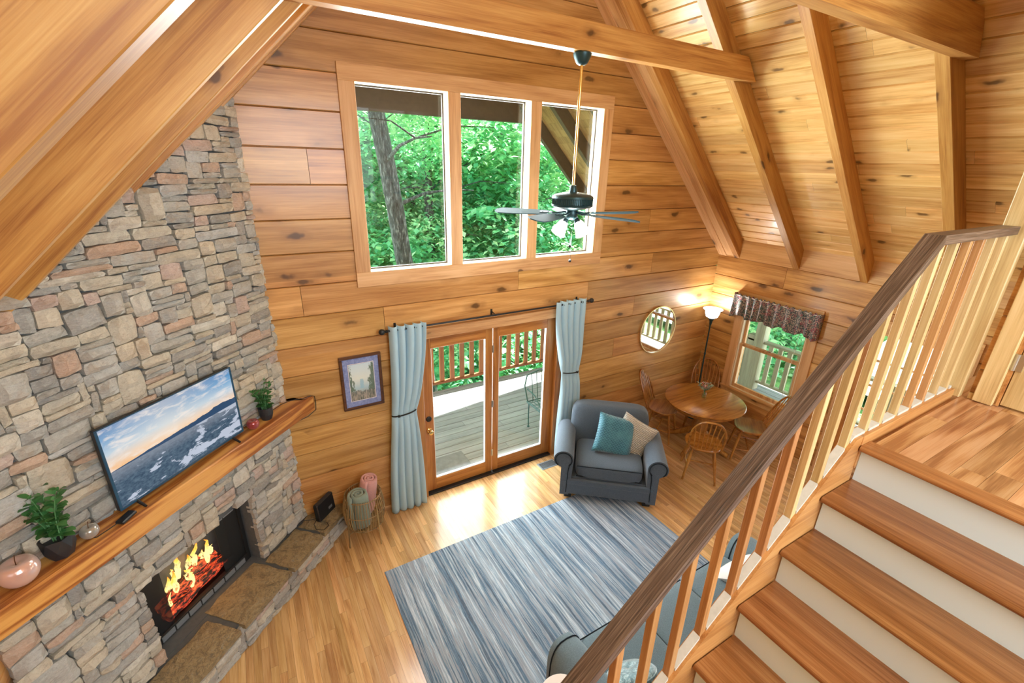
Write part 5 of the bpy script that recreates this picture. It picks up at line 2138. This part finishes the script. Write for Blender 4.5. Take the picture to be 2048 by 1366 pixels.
# ================================================================== DINING CORNER
TX, TY = 2.964, -.842
tb_ = thing('dining_table', 'round golden oak pedestal dining table by the side window', 'dining table', (TX, TY, 0))
mb = MB()
mb.lathe([(0, .715), (.50, .715), (.515, .722), (.530, .735), (.543, .742), (.545, .750), (.540, .757), (.530, .760), (0, .760)], 72)
mb.build('tabletop', M['oak'], tb_)
mb = MB()
mb.lathe([(0, .655), (.455, .655), (.46, .66), (.46, .715), (0, .715)], 56)
mb.build('apron', M['oak'], tb_)
mb = MB()
mb.lathe([(.09, .14), (.10, .17), (.085, .22), (.11, .29), (.118, .36), (.09, .44), (.072, .50), (.085, .55), (.12, .60), (.16, .655)], 28)
mb.build('pedestal', M['oak_z'], tb_)
for k in range(4):
    a = .25 + k * PI / 2
    mb = MB()
    pts, rs = [], []
    for i in range(10):
        t = i / 9
        r = .06 + .40 * t
        z = .235 * (1 - t) ** 1.7 + .035 + .03 * math.sin(PI * t) * (1 - t)
        pts.append((r * math.cos(a), r * math.sin(a), z))
        rs.append(.048 - .016 * t if i < 9 else .034)
    mb.tube(pts, rs, 10)
    mb.build('leg', M['oak_z'], tb_)


def windsor(loc, rotz, label):
    t = thing('windsor_chair', label, 'chair', (*loc, 0), (0, 0, rotz), 'chairs around the dining table')
    # faces +y
    t.scale = (1.08, 1.05, 1.06)
    mb = MB()
    n = 40
    v, f = [], []
    for (k, z, sc_) in ((0, .425, .90), (1, .432, .985), (2, .448, 1.0), (3, .458, .97), (4, .454, .80), (5, .449, .4), (6, .447, .0)):
        for i in range(n):
            a = 2 * PI * i / n
            ca, sa = math.cos(a), math.sin(a)
            x = .215 * abs(ca) ** .8 * (1 if ca > 0 else -1)
            y = .205 * abs(sa) ** .8 * (1 if sa > 0 else -1) + .0
            x *= 1 + .06 * (y / .2)
            v.append((x * sc_, y * sc_, z))
    for k in range(6):
        for i in range(n):
            f.append((k * n + i, k * n + (i + 1) % n, (k + 1) * n + (i + 1) % n, (k + 1) * n + i))
    f.append(tuple(range(n))[::-1])
    mb.add(v, f, .5, True)
    mb.build('seat', M['oak'], t)
    legs = {}
    for (x, y, fx, fy) in ((-.13, .12, -.195, .19), (.13, .12, .195, .19), (-.12, -.12, -.185, -.215), (.12, -.12, .185, -.215)):
        mb = MB()
        pts = [Vector((x + (fx - x) * q, y + (fy - y) * q, .43 - .43 * q)) for q in (0, .15, .35, .6, .62, .64, .85, 1)]
        mb.tube(pts, [.013, .016, .020, .016, .019, .016, .014, .012], 10)
        mb.build('leg', M['oak_z'], t)
        legs[x > 0, y > 0] = (Vector((x, y, .43)), Vector((fx, fy, 0)))
    mids = []
    for s in (False, True):
        a = legs[s, True][0].lerp(legs[s, True][1], .62)
        b = legs[s, False][0].lerp(legs[s, False][1], .62)
        mb = MB()
        mb.tube([a, (a + b) / 2, b], [.008, .012, .008], 8)
        mb.build('stretcher', M['oak_z'], t)
        mids.append((a + b) / 2)
    mb = MB()
    mb.tube([mids[0], (mids[0] + mids[1]) / 2, mids[1]], [.008, .011, .008], 8)
    mb.build('stretcher', M['oak_z'], t)

    def bow(th):
        c, s = math.cos(th), math.sin(th)
        x = .205 * (abs(c) ** .75) * (1 if c > 0 else -1)
        z = .455 + .475 * (max(s, 0) ** .80)
        x *= .86 + .14 * (z - .45) / .3 if z < .75 else 1
        y = -.165 - .20 * ((z - .45) / .5) - .02 * (1 - (x / .2) ** 2)
        return Vector((x, y, z))
    mb = MB()
    mb.tube([bow(PI * i / 40) for i in range(41)], .0125, 10)
    mb.build('back_bow', M['oak'], t)
    for k in range(7):
        u = (k - 3) / 3
        xs_ = .115 * u
        xt = .155 * u
        # find bow point with this x in the upper half
        best = min((bow(PI * (.12 + .76 * i / 200)) for i in range(201)), key=lambda q: abs(q.x - xt))
        mb = MB()
        b0 = Vector((xs_, -.172 - .015 * (1 - u * u), .45))
        mb.tube([b0, b0.lerp(best, .35), b0.lerp(best, .7), best], [.006, .0085, .0075, .005], 8)
        mb.build('spindle', M['oak_z'], t)
    return t


def toward(x, y):
    return math.atan2(TY - y, TX - x) - PI / 2


for (x, y, da, lab) in ((2.43, -1.30, .0, 'oak windsor chair nearest the stairs, its spindle back turned to the camera'),
                        (2.70, -.36, .0, 'oak windsor chair between the armchair and the dining table, seen edge-on'),
                        (3.50, -.44, .0, 'oak windsor chair in the corner behind the table, below the floor lamp'),
                        (3.38, -1.34, .0, 'oak windsor chair right of the table with a glossy sunlit seat, under the side window')):
    windsor((x, y), toward(x, y) + da, lab)

# vase and flowers
vs_ = thing('glass_vase', 'small clear bottle vase on the dining table', 'vase', (2.985, -.80, .760))
mb = MB()
mb.lathe([(0, .003), (.028, .003), (.031, .01), (.031, .06), (.027, .075), (.018, .09), (.018, .105), (.021, .112), (.019, .112), (.016, .105), (.016, .09), (.025, .073), (.028, .058), (.028, .012), (0, .009)], 24)
mb.build('body', M['vase_glass'], vs_)
fw_ = thing('flower_sprig', 'sprig of pink blossoms and sage leaves in the glass vase', 'flowers', (2.985, -.80, .775))
ms, ml, mp = MB(), MB(), MB()
rng = random.Random(12)
for i in range(13):
    a = 2 * PI * i / 13 + rng.uniform(-.2, .2)
    sp_ = .03 + .08 * rng.random()
    h = .15 + .06 * rng.random()
    tip = Vector((math.cos(a) * sp_, math.sin(a) * sp_, h))
    pts = [Vector((0, 0, 0)), Vector((math.cos(a) * .006, math.sin(a) * .006, .1)), tip]
    ms.tube(pts, .0018, 5)
    d = (tip - pts[1]).normalized()
    if i % 5 in (1, 3):
        for k in range(7):
            q = pts[1].lerp(tip, .35 + .65 * k / 6)
            for s in range(3):
                aa = k * 1.3 + s * 2.1
                leaf_mesh(mp, q, Vector((math.cos(aa), math.sin(aa), .8)), Vector((0, 0, 1)), .024, .014, rng)
    else:
        for k in range(5):
            q = pts[1].lerp(tip, .2 + .8 * k / 4)
            for s in (0, PI):
                aa = k * 1.57 + s + i
                leaf_mesh(ml, q, Vector((math.cos(aa), math.sin(aa), .5)), Vector((0, 0, 1)), .042, .026, rng)
ms.build('stems', M['stem'], fw_)
ml.build('leaves', M['leaf_sage'], fw_)
mp.build('blossoms', M['petal'], fw_)

# ================================================================== CEILING FAN
FX, FY = .035, -1.256
cf = thing('ceiling_fan', 'dark five-blade ceiling fan with lit glass shades hanging from the tie beam', 'ceiling fan', (FX, FY, 3.40))
mb = MB()
mb.lathe([(0, 1.205), (.058, 1.205), (.070, 1.195), (.066, 1.175), (.048, 1.140), (.040, 1.128), (.020, 1.118), (0, 1.118)], 28)
mb.build('canopy', M['bronze'], cf)
mb = MB()
mb.tube([(0, 0, .20), (0, 0, 1.13)], .0125, 12)
part(mb.build('downrod', M['brass'], cf), 'brass downrod')
mb = MB()
mb.lathe([(0, .265), (.022, .265), (.030, .24), (.032, .212), (.08, .207), (.150, .190), (.168, .178), (.172, .162), (.165, .158), (.165, .116), (.172, .112), (.167, .098), (.14, .088), (.10, .078), (.06, .07), (0, .07)], 48)
for i in range(72):
    a = 2 * PI * i / 72
    mb.tube([(.1655 * math.cos(a), .1655 * math.sin(a), .115), (.1655 * math.cos(a), .1655 * math.sin(a), .159)], .0035, 5)
mb.build('motor_housing', M['bronze'], cf)
mb = MB()
mb.lathe([(0, .075), (.045, .075), (.052, .05), (.052, .02), (.04, .0), (.02, -.012), (0, -.012)], 28)
mb.build('light_fitter', M['bronze'], cf)
BA = [3.62, 4.22]
for k in range(5):
    a = math.radians(64) + k * 2 * PI / 5
    mb = MB()
    L0, L1 = .20, .66
    n = 12
    v, f = [], []
    for i in range(n + 1):
        t = i / n
        r = L0 + (L1 - L0) * t
        w = .050 + .022 * math.sin(PI * min(1, t * .62 + .05)) if t < .96 else .055
        if t > .9:
            w *= math.sqrt(max(.15, 1 - ((t - .9) / .115) ** 2))
        for (y, z) in ((-w, .004), (w, .004), (w, -.004), (-w, -.004)):
            v.append((r, y, z))
    for i in range(n):
        for q in range(4):
            f.append((i * 4 + q, i * 4 + (q + 1) % 4, (i + 1) * 4 + (q + 1) % 4, (i + 1) * 4 + q))
    f += [(3, 2, 1, 0), (n * 4, n * 4 + 1, n * 4 + 2, n * 4 + 3)]
    mm = Rz(a) @ T(0, 0, .040) @ Rx(-.21)
    mb.add(v, f, .3 + k * .1, False, mm)
    bl = mb.build('blade', M['blue_fan'], cf)
    mb = MB()
    mb.tube([(.05, 0, .012), (.12, 0, .0), (.17, 0, .004)], [.010, .008, .008], 8, mat=mm)
    mb.box(.16, .27, -.022, .022, .0045, .008, None, .001, mm)
    for (x, y) in ((.20, -.012), (.20, .012), (.245, 0)):
        mb.lathe([(0, .008), (.005, .008), (.004, .011), (0, .011)], 8, mat=mm @ T(x, y, 0))
    mb.build('blade_iron', M['bronze'], bl)
for k in range(4):
    a = math.radians(187) + k * PI / 2
    mm = Rz(a) @ T(.055, 0, .0) @ Ry(PI - .66)
    mb = MB()
    mb.lathe([(.012, 0), (.020, .004), (.024, .03), (.020, .036)], 18, mat=mm)
    arm = mb.build('lamp_holder', M['bronze'], cf)
    mb = MB()
    mb.lathe([(.020, .032), (.030, .040), (.041, .060), (.046, .09), (.054, .125), (.064, .145), (.062, .146), (.044, .09), (.030, .05), (0, .045)], 24, mat=mm)
    part(mb.build('glass_shade', M['shade_lit'], arm), 'frosted bell shade, lit')
for (dx, dy, zz) in ((-.02, -.03, -.225), (.025, .012, -.36)):
    mb = MB()
    mb.tube([(dx, dy, -.01), (dx, dy, zz + .02)], .0012, 5)
    mb.lathe([(0, -.016), (.010, -.010), (.013, 0), (.010, .010), (0, .016)], 12, c=(dx, dy, zz))
    part(mb.build('pull_chain', M['black'], cf), 'pull chain with dark bead')
add_light('fan_bulb', 'POINT', (FX, FY, 3.20), 34, (1.0, 0.97, 0.90), size=.06)

# ================================================================== STAIRS AND RAILING
YS0, YS1 = -3.745, -4.80
st = thing('staircase', 'steep stairs with red oak treads and white risers', 'staircase', (SX - 12 * STG, (YS0 + YS1) / 2, 0))
sxo, syo = st.location.x, st.location.y


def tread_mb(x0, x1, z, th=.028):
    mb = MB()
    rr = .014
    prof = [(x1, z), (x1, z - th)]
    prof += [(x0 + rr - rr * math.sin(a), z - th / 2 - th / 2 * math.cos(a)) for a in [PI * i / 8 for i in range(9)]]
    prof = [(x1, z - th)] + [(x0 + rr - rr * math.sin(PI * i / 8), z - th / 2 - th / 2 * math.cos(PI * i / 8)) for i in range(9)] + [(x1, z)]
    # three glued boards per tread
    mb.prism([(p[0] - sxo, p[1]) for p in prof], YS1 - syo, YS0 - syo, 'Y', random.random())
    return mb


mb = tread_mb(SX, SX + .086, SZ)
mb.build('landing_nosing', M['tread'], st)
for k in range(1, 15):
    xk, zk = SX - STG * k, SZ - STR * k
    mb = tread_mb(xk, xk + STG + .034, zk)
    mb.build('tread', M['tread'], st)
for k in range(0, 15):
    xk, zk = SX - STG * k + .032, SZ - STR * k
    mb = MB()
    mb.box(xk - sxo, xk + .016 - sxo, YS1 - syo, YS0 - syo, max(0.001, zk - STR), zk - .0285)
    part(mb.build('riser', M['riser'], st), 'white painted riser')
# stringer: closed board on the open side, its top edge carries the balusters
SL = STR / STG


def ztop(x):
    return 2.583 + SL * (x + .532)


XL = -0.312
mb = MB()
xb_ = SX - 14.6 * STG
poly = [(xb_, max(.0, ztop(xb_) - .36)), (XL + .06, ztop(XL) - .36), (XL + .06, ztop(XL) - .0), (XL, ztop(XL)), (xb_, ztop(xb_))]
mb.prism([(p[0] - sxo, p[1]) for p in poly], -3.740 - syo, -3.690 - syo, 'Y', .3)
mb.build('stringer', M['stringer'], st)
mb = MB()
mb.prism([(p[0] - sxo, p[1]) for p in [(xb_, 0.0), (xb_ + .4, 0), (SX - .02, SZ - .55), (SX + .03, SZ - .2), (xb_, .15)]], YS1 - .04 - syo, YS1 - syo, 'Y', .3)
mb.build('stringer', M['stringer'], st)

rl = thing('stair_railing', 'open railing with dark weathered handrail and square balusters along the stairs', 'railing', (-.145, -3.71, SZ))
rxo, ryo, rzo = -.145, -3.71, SZ
KZ = 3.592
th_ = .036


def hz_(x):
    return KZ + SL * (x - (-.145)) if x < -.145 else KZ


mb = MB()
xe = -2.30
# sloped part in its own object so the grain follows the slope
ang = math.atan(SL)
Ls = (-.145 - xe) / math.cos(ang)
mb.prism([(-Ls, -th_), (-th_ * math.tan(ang / 2) * -1 * 0 + .0 + th_ * math.tan(ang / 2) * -1, -th_), (0, 0), (-Ls, 0)], -.033, .033, 'Y', .42)
hr = mb.build('handrail', M['rail'], rl, (0, 0, KZ - rzo), (0, -ang, 0))
mb = MB()
mb.prism([(0, 0), (-(-th_ * math.tan(ang / 2)) * 1.0, -th_), (.835, -th_), (.835, 0)], -.033, .033, 'Y', .77)
hr2 = mb.build('handrail', M['rail'], rl, (0, 0, KZ - rzo))
part(hr2, 'level top part of the handrail')
bal_x = [.65, .506, .361, .215, .070, -.078, -.205, -.350, -.500, -.646, -.796, -.948, -1.100, -1.249, -1.40, -1.55, -1.70, -1.85, -2.0, -2.15]
pale = [1, 1, 2, 0, 1, 1, 1, 1, 1, 1, 0, 2, 2, 2, 2, 2, 2, 2, 2, 2]
ZL = ztop(XL)
for x, pl in zip(bal_x, pale):
    zb = (ZL if x > XL else ztop(x) - .016) - .012
    zt = hz_(x) - th_ / (math.cos(ang) if x < -.145 else 1) + (.016 if x < -.145 else .002)
    mb = MB()
    mb.box(x - .0145 - rxo, x + .0145 - rxo, -.0145, .0145, zb - rzo, zt - rzo, random.random(), .0015)
    o = mb.build('baluster', M['bal_pale'] if pl == 1 else M['bal_red'], rl)
    if pl == 0:
        o['label'] = 'darker greyish brown baluster'
# base board of the level part and the primed fillets between the balusters
mb = MB()
mb.box(XL + .055 - rxo, .705 - rxo, -.034, .028, SZ - .12 - rzo, ZL - rzo, .2, .002)
mb.build('base_rail', M['stringer'], rl)
edges = sorted(bal_x)
for a, b in zip(edges[:-1], edges[1:]):
    x0, x1 = a + .0165, b - .0165
    mb = MB()
    if x1 <= XL + .03:
        mb.prism([(x0 - rxo, ztop(x0) - rzo - .002), (x1 - rxo, ztop(x1) - rzo - .002), (x1 - rxo, ztop(x1) + .013 - rzo), (x0 - rxo, ztop(x0) + .013 - rzo)], -.018, .014, 'Y', .5)
    elif x0 < XL:
        mb.prism([(x0 - rxo, ztop(x0) - rzo - .002), (XL - rxo, ZL - rzo - .002), (x1 - rxo, ZL - rzo - .002), (x1 - rxo, ZL + .013 - rzo), (XL - rxo, ZL + .013 - rzo), (x0 - rxo, ztop(x0) + .013 - rzo)], -.018, .014, 'Y', .5)
    else:
        mb.box(x0 - rxo, x1 - rxo, -.018, .014, ZL - rzo - .002, ZL + .013 - rzo, .5)
    part(mb.build('fillet', M['fillet'], rl), 'pale grey primed fillet')
mb = MB()
mb.box(.672 - rxo, .700 - rxo, -.018, .014, ZL - rzo - .002, ZL + .013 - rzo, .5)
part(mb.build('fillet', M['fillet'], rl), 'pale grey primed fillet')
mb = MB()
mb.box(.703 - rxo, .750 - rxo, -.058, .032, -.0 + SZ - rzo + .001, 5.2 - rzo, .6, .004)
part(mb.build('newel_post', M['bal_pale'], rl), 'tall pale square post against the loft wall')


# ================================================================== OUTSIDE: PORCH, DECK, TREES
mb = MB()
rng = random.Random(31)
y = 0.205
while y < 2.60:
    x = -7.0 + rng.random() * 1.5
    xs_ = [-7.0]
    while x < 6.0:
        xs_.append(x)
        x += 3.2 + rng.random() * 1.2
    xs_.append(6.0)
    for a, b in zip(xs_[:-1], xs_[1:]):
        mb.box(a + .001, b - .001, y, y + .136, -.08, -.05, rng.random(), .003)
    y += .143
dk = mb.build('floor_deck', M['deck'])
struct(dk, 'grey weathered deck boards outside the patio doors', 'deck')
mb = MB()
x = XW + .21
M['deck_y'] = wood('grey_decking_side', (0.29, 0.305, 0.315), (0.24, 0.252, 0.262), (0.17, 0.178, 0.188), 'Y', 1.4, 0.0, 3, 0.6, 0, 0.2)
while x < 5.95:
    mb.box(x, x + .136, -7.6, .2, -.08, -.05, rng.random(), .003)
    x += .143
struct(mb.build('floor_porch', M['deck_y']), 'grey boards of the side porch outside the window', 'deck')

dm = MB()
dm.box(-.31, .31, -.21, .21, 0, .012, .5, .004)
tag(dm.build('doormat', M['doormat'], None, (-.445, .515, -.0495)), 'dark grey patterned doormat on the deck outside the left patio door', 'doormat')


def railing(name, label, p0, p1, zb, zt, sp, bw, bd, mat_, posts, balu_mat=None):
    p0, p1 = Vector((*p0, 0)), Vector((*p1, 0))
    d = p1 - p0
    L = d.length
    t = thing(name, label, 'railing', (p0.x, p0.y, -.05), (0, 0, math.atan2(d.y, d.x)))
    for (za, zc, w) in ((zb, zb + .04, .09), (zt - .04, zt, .14)):
        mb = MB()
        mb.box(0, L, -w / 2, w / 2, za + .05, zc + .05, None, .004)
        mb.build('bottom_rail' if za == zb else 'top_rail', M[mat_ + '_x'], t)
    n = int(L / sp)
    for i in range(1, n):
        mb = MB()
        x = i * sp
        mb.box(x - bw / 2, x + bw / 2, -bd / 2, bd / 2, zb + .091, zt + .009, random.random(), .003)
        mb.build('baluster', M[mat_], t)
    for x in posts:
        mb = MB()
        mb.box(x - .07, x + .07, -.07, .07, 0.0, zt + .12, random.random(), .004)
        mb.build('post', M[mat_], t)
    return t


for nm, a, b, c in (('deck_rail_x', (0.40, 0.165, 0.060), (0.30, 0.110, 0.037), (0.17, 0.055, 0.02)), ('side_rail_x', (0.42, 0.42, 0.28), (0.33, 0.335, 0.22), (0.22, 0.22, 0.145))):
    M[nm] = wood(nm, a, b, c, 'X', 1.4, 0.02, 3, 0.6, 0, 0.2)
railing('deck_railing', 'red-brown wooden deck railing seen through the patio doors', (-1.6, 2.74), (5.4, 2.74), .05, .96, .20, .085, .038, 'deck_rail', (0.0,))
mb = MB()
mb.box(-7, 6, 2.60, 2.645, -.25, -.045)
struct(mb.build('trim_5', M['deck']), 'grey edge board of the deck', 'trim')
railing('porch_railing', 'green-grey side porch railing seen through the side window', (5.62, 2.7), (5.62, -7.4), .10, .92, .17, .075, .038, 'side_rail', (2.52,))
pp = MB()
pp.box(-.085, .085, -.085, .085, 0, 2.65, .3, .006)
tag(pp.build('porch_post', M['side_rail'], None, (5.60, .02, -.05)), 'thick green-grey porch post outside the side window', 'post')

mb = MB()
mb.add([(XW + .05, -1.75, 2.80), (7.6, -1.75, 2.40), (7.6, 2.65, 2.40), (XW + .05, 2.65, 2.80), (XW + .05, -1.75, 2.88), (7.6, -1.75, 2.48), (7.6, 2.65, 2.48), (XW + .05, 2.65, 2.88)],
       [(0, 1, 2, 3), (4, 7, 6, 5), (0, 4, 5, 1), (1, 5, 6, 2), (2, 6, 7, 3), (3, 7, 4, 0)])
mb.add([(XW + .05, -7.6, 2.80), (5.7, -7.6, 2.55), (5.7, -1.75, 2.55), (XW + .05, -1.75, 2.80), (XW + .05, -7.6, 2.88), (5.7, -7.6, 2.63), (5.7, -1.75, 2.63), (XW + .05, -1.75, 2.88)],
       [(0, 1, 2, 3), (4, 7, 6, 5), (0, 4, 5, 1), (1, 5, 6, 2), (2, 6, 7, 3), (3, 7, 4, 0)])
struct(mb.build('roof_porch', M['ext_dark']), 'low shed roof over the side porch', 'roof')  # edges stretched outward and stepped back to steer sun and shade on the porch
# wire chair on the deck
gc = thing('metal_chair', 'green painted metal chair on the deck, cut off by the door jamb', 'chair', (1.30, .62, -.05))
LEGS = ((-.24, .20, -.22, .22), (-.24, -.22, -.30, -.22), (.22, .20, .22, .22), (.22, -.22, .22, -.22))
for (x, y, fx, fy) in LEGS:
    mb = MB()
    mb.tube([(x, y, .43), ((x + fx) / 2 - .01, y, .22), (fx, fy, .006)], .010, 8)
    mb.lathe([(0, 0), (.02, 0), (.022, .012), (.012, .018), (0, .018)], 10, c=(fx, fy, 0))
    mb.build('leg', M['green_metal'], gc)
mb = MB()
mb.tube([(-.25, -.24, .44), (-.25, .24, .44), (.23, .24, .44), (.23, -.24, .44)], .011, 8, closed=True)
for i in range(9):
    mb.tube([(-.25 + .053 * (i + .6), -.24, .44), (-.25 + .053 * (i + .6), .24, .44)], .006, 6)
for i in range(5):
    mb.tube([(-.25, -.18 + .09 * i, .442), (.23, -.18 + .09 * i, .442)], .004, 6)
mb.build('seat', M['green_metal'], gc)
mb = MB()
mb.tube([(-.24, .235, .44), (-.27, .29, .70), (-.22, .31, .86), (.0, .32, .90), (.2, .31, .86), (.25, .29, .70), (.22, .235, .44)], .011, 8)
for i in range(4):
    x = -.14 + .09 * i
    mb.tube([(x, .24, .44), (x, .31, .88)], .006, 6)
mb.tube([(-.25, .24, .66), (-.27, .0, .66), (-.24, -.22, .43)], .009, 8)
mb.tube([(.24, .24, .66), (.25, .0, .66), (.22, -.22, .43)], .009, 8)
mb.build('backrest', M['green_metal'], gc)

# ground falling away from the house
mb = MB()
v, f = [], []
n = 40
for j in range(n + 1):
    for i in range(n + 1):
        x, y = -22 + 60 * i / n, -16 + 56 * j / n
        d = max(0, y - 2.5) + max(0, x - 6) * .8
        z = -1.1 - d * .20 + .3 * mnoise.noise((x * .25, y * .25, 2))
        if y > 14:
            z += (y - 14) * .42
        if x > 15:
            z += (x - 15) * .35
        v.append((x, y, z))
for j in range(n):
    for i in range(n):
        f.append((j * (n + 1) + i, j * (n + 1) + i + 1, (j + 1) * (n + 1) + i + 1, (j + 1) * (n + 1) + i))
mb.add(v, f, .5, True)
struct(mb.build('ground', M['ground']), 'sloping forest ground below the deck', 'ground')


M['pale_ground'] = plain('blowout_ground', (0.62, 0.61, 0.58), 0.95, nscale=30, namt=0.15)  # pale ground added so the view through the side door blows out
mb = MB()
v, f = [], []
n = 24
for j in range(n + 1):
    for i in range(n + 1):
        x, y = 11.0 + 14 * i / n, -9 + 11 * j / n
        d = max(0, y - 2.5) + max(0, x - 6) * .8
        v.append((x, y, -.72 - d * .20 + max(0, x - 15) * .35))
for j in range(n):
    for i in range(n):
        f.append((j * (n + 1) + i, j * (n + 1) + i + 1, (j + 1) * (n + 1) + i + 1, (j + 1) * (n + 1) + i))
mb.add(v, f, .5, True)
struct(mb.build('backdrop', M['pale_ground']), 'added pale ground patch that whitens the view through the side door', 'backdrop')


def leaf_cloud(seed, R, n_clump, per, size, zbias=0.0):
    rng = random.Random(seed)
    V, F, A = [], [], []
    for c in range(n_clump):
        while True:
            p = Vector((rng.uniform(-1, 1), rng.uniform(-1, 1), rng.uniform(-1, 1)))
            if p.length < 1:
                break
        p = Vector((p.x * R[0], p.y * R[1], p.z * R[2]))
        tone = rng.random()
        cr = rng.uniform(.28, .62)
        for k in range(per):
            q = p + Vector((rng.gauss(0, cr), rng.gauss(0, cr), rng.gauss(0, cr * .45)))
            yaw_ = rng.random() * 2 * PI
            tl = rng.uniform(-.5, .9)
            d = Vector((math.cos(yaw_), math.sin(yaw_), -.35 + rng.uniform(-.5, .5))).normalized()
            sd = d.cross(Vector((rng.uniform(-.6, .6), rng.uniform(-.6, .6), 1))).normalized()
            nr = sd.cross(d)
            s = size * rng.uniform(.6, 1.4)
            o = len(V)
            V += [q, q + d * s * .5 + sd * s * .34 + nr * s * .06, q + d * s - nr * s * .08, q + d * s * .5 - sd * s * .34 + nr * s * .06]
            F += [(o, o + 1, o + 2), (o, o + 2, o + 3)]
            a = min(1, max(0, tone * .55 + rng.random() * .45))
            A += [a, a]
    me = bpy.data.meshes.new('crown')
    me.from_pydata([tuple(q) for q in V], [], F)
    me.materials.append(M['leaf'])
    at = me.attributes.new('rnd', 'FLOAT', 'FACE')
    at.data.foreach_set('value', A)
    me.update()
    return me


crowns = [leaf_cloud(1, (2.2, 2.2, 2.6), 80, 85, .20), leaf_cloud(2, (2.4, 2.4, 2.2), 80, 80, .18), leaf_cloud(3, (2.8, 2.4, 2.4), 95, 80, .22)]


def tree(base, top, r, crown_specs, label, seed):
    rng = random.Random(seed)
    t = thing('tree', label, 'tree', base, group='trees beyond the deck')
    mb = MB()
    b, tp = Vector((0, 0, 0)), Vector(top) - Vector(base)
    pts, rs = [], []
    for i in range(15):
        q = i / 14
        pts.append(b.lerp(tp, q) + Vector((.10 * mnoise.noise((q * 4, seed, 0)), .10 * mnoise.noise((q * 4, seed, 5)), 0)))
        rs.append(r * (1.15 - .45 * q) * (1 + .08 * mnoise.noise((q * 9, seed, 9))))
    mb.tube(pts, rs, 14)
    for k in range(7):
        i = rng.randint(6, 13)
        p = pts[i]
        a = rng.random() * 2 * PI
        L = rng.uniform(1.2, 2.6)
        d = Vector((math.cos(a), math.sin(a), rng.uniform(.05, .7)))
        q = [p, p + d * L * .35 + Vector((0, 0, .08)), p + d * L * .7, p + d * L + Vector((0, 0, -.15))]
        mb.tube(q, [r * .24, r * .17, r * .11, r * .05], 8)
        for s in range(3):
            e = d.cross(Vector((0, 0, 1))).normalized() * rng.choice((-1, 1)) + d * .7
            mb.tube([q[2], q[2] + e * .5 + Vector((0, 0, .1)), q[2] + e * 1.0], [r * .09, r * .06, r * .03], 6)
    mb.build('trunk', M['bark'], t)
    for (c, k, sc, rz) in crown_specs:
        o = bpy.data.objects.new('crown', crowns[k])
        COL.objects.link(o)
        o.parent = t
        o.location = Vector(c) - Vector(base)
        o.scale = (sc, sc, sc)
        o.rotation_euler = (0, 0, rz)
    return t


tree((.95, 4.5, -2.4), (-.50, 4.3, 8.5), .17, [((-.9, 5.6, 7.2), 0, 1.0, .3), ((1.6, 5.6, 5.6), 1, .75, 1.1)], 'big grey-barked tree in front of the left upper pane', 3)
tree((2.5, 9.0, -3.6), (2.9, 9.4, 8.0), .15, [((2.9, 9.6, 4.2), 1, 1.0, .2), ((2.0, 9.2, .8), 2, .8, 2.0)], 'slim tree behind the middle upper pane', 5)
tree((5.6, 8.2, -3.4), (5.2, 8.0, 8.4), .13, [((5.4, 8.4, 4.6), 2, .95, .8), ((4.8, 8.0, 1.2), 0, .95, 1.9)], 'slim leafy tree behind the right upper pane', 7)
tree((0.4, 10.5, -4.2), (.1, 10.6, 8.6), .16, [((.3, 10.8, 5.4), 2, 1.0, 2.5), ((0.2, 10.3, 1.2), 1, 1.0, .5)], 'tree further back behind the left upper pane', 9)
tree((8.4, 11.5, -4.8), (8.3, 11.8, 9.0), .18, [((8.3, 12.0, 5.6), 1, 1.3, 1.5), ((8.0, 11.2, 1.4), 0, 1.2, .2)], 'tree at the far right beyond the deck', 11)
tree((4.0, 14.5, -4.8), (4.1, 14.8, 10.0), .2, [((4.0, 14.8, 6.2), 2, 1.5, .9), ((4.4, 14.2, 1.4), 1, 1.5, 2.2)], 'tall tree in the background straight ahead', 13)
tree((10.2, 2.6, -2.8), (10.4, 2.6, 7.0), .15, [((10.3, 2.8, 3.2), 0, 1.1, .4), ((9.8, 3.2, .3), 1, 1.0, 1.2)], 'leafy tree outside the side window', 15)
tree((15.4, 4.4, -4.2), (15.2, 4.6, 7.0), .16, [((15.2, 4.4, 3.0), 2, 1.2, 1.4), ((14.8, 4.6, -.6), 0, 1.1, .1)], 'tree further off beyond the side porch', 17)
tree((12.4, 6.6, -4.0), (12.5, 6.8, 8.0), .16, [((12.4, 6.8, 4.0), 1, 1.4, .7), ((12.0, 6.2, .6), 2, 1.2, 2.9)], 'tree between the two porches', 19)
# undergrowth down the slope and the leafy hillside behind
for (c, k, sc, nm) in (((1.2, 6.2, -1.6), 1, .85, 0), ((4.2, 6.0, -1.8), 2, .85, 1), ((7.0, 6.8, -1.4), 0, .95, 2), ((9.4, 5.4, -1.8), 1, .9, 3), ((2.6, 12.0, -1.8), 2, 1.2, 4), ((6.6, 12.0, -1.2), 1, 1.3, 5),
                       ((-.8, 16.5, 4.0), 2, 1.9, 6), ((7.6, 18.0, 5.0), 0, 2.3, 7), ((12.5, 16.0, 4.4), 2, 2.2, 8), ((3.2, 19.0, 8.8), 1, 2.2, 9), ((21.0, 6.0, 2.0), 2, 1.7, 10), ((16.0, 9.0, 3.0), 0, 2.2, 11)):
    o = bpy.data.objects.new('undergrowth', crowns[k])
    COL.objects.link(o)
    o.location = c
    o.scale = (sc, sc, sc)
    o.rotation_euler = (0, 0, nm * 1.3)
    tag(o, 'mass of sunlit green leaves on the wooded slope outside', 'foliage', 'leafy undergrowth on the slope', 'stuff')
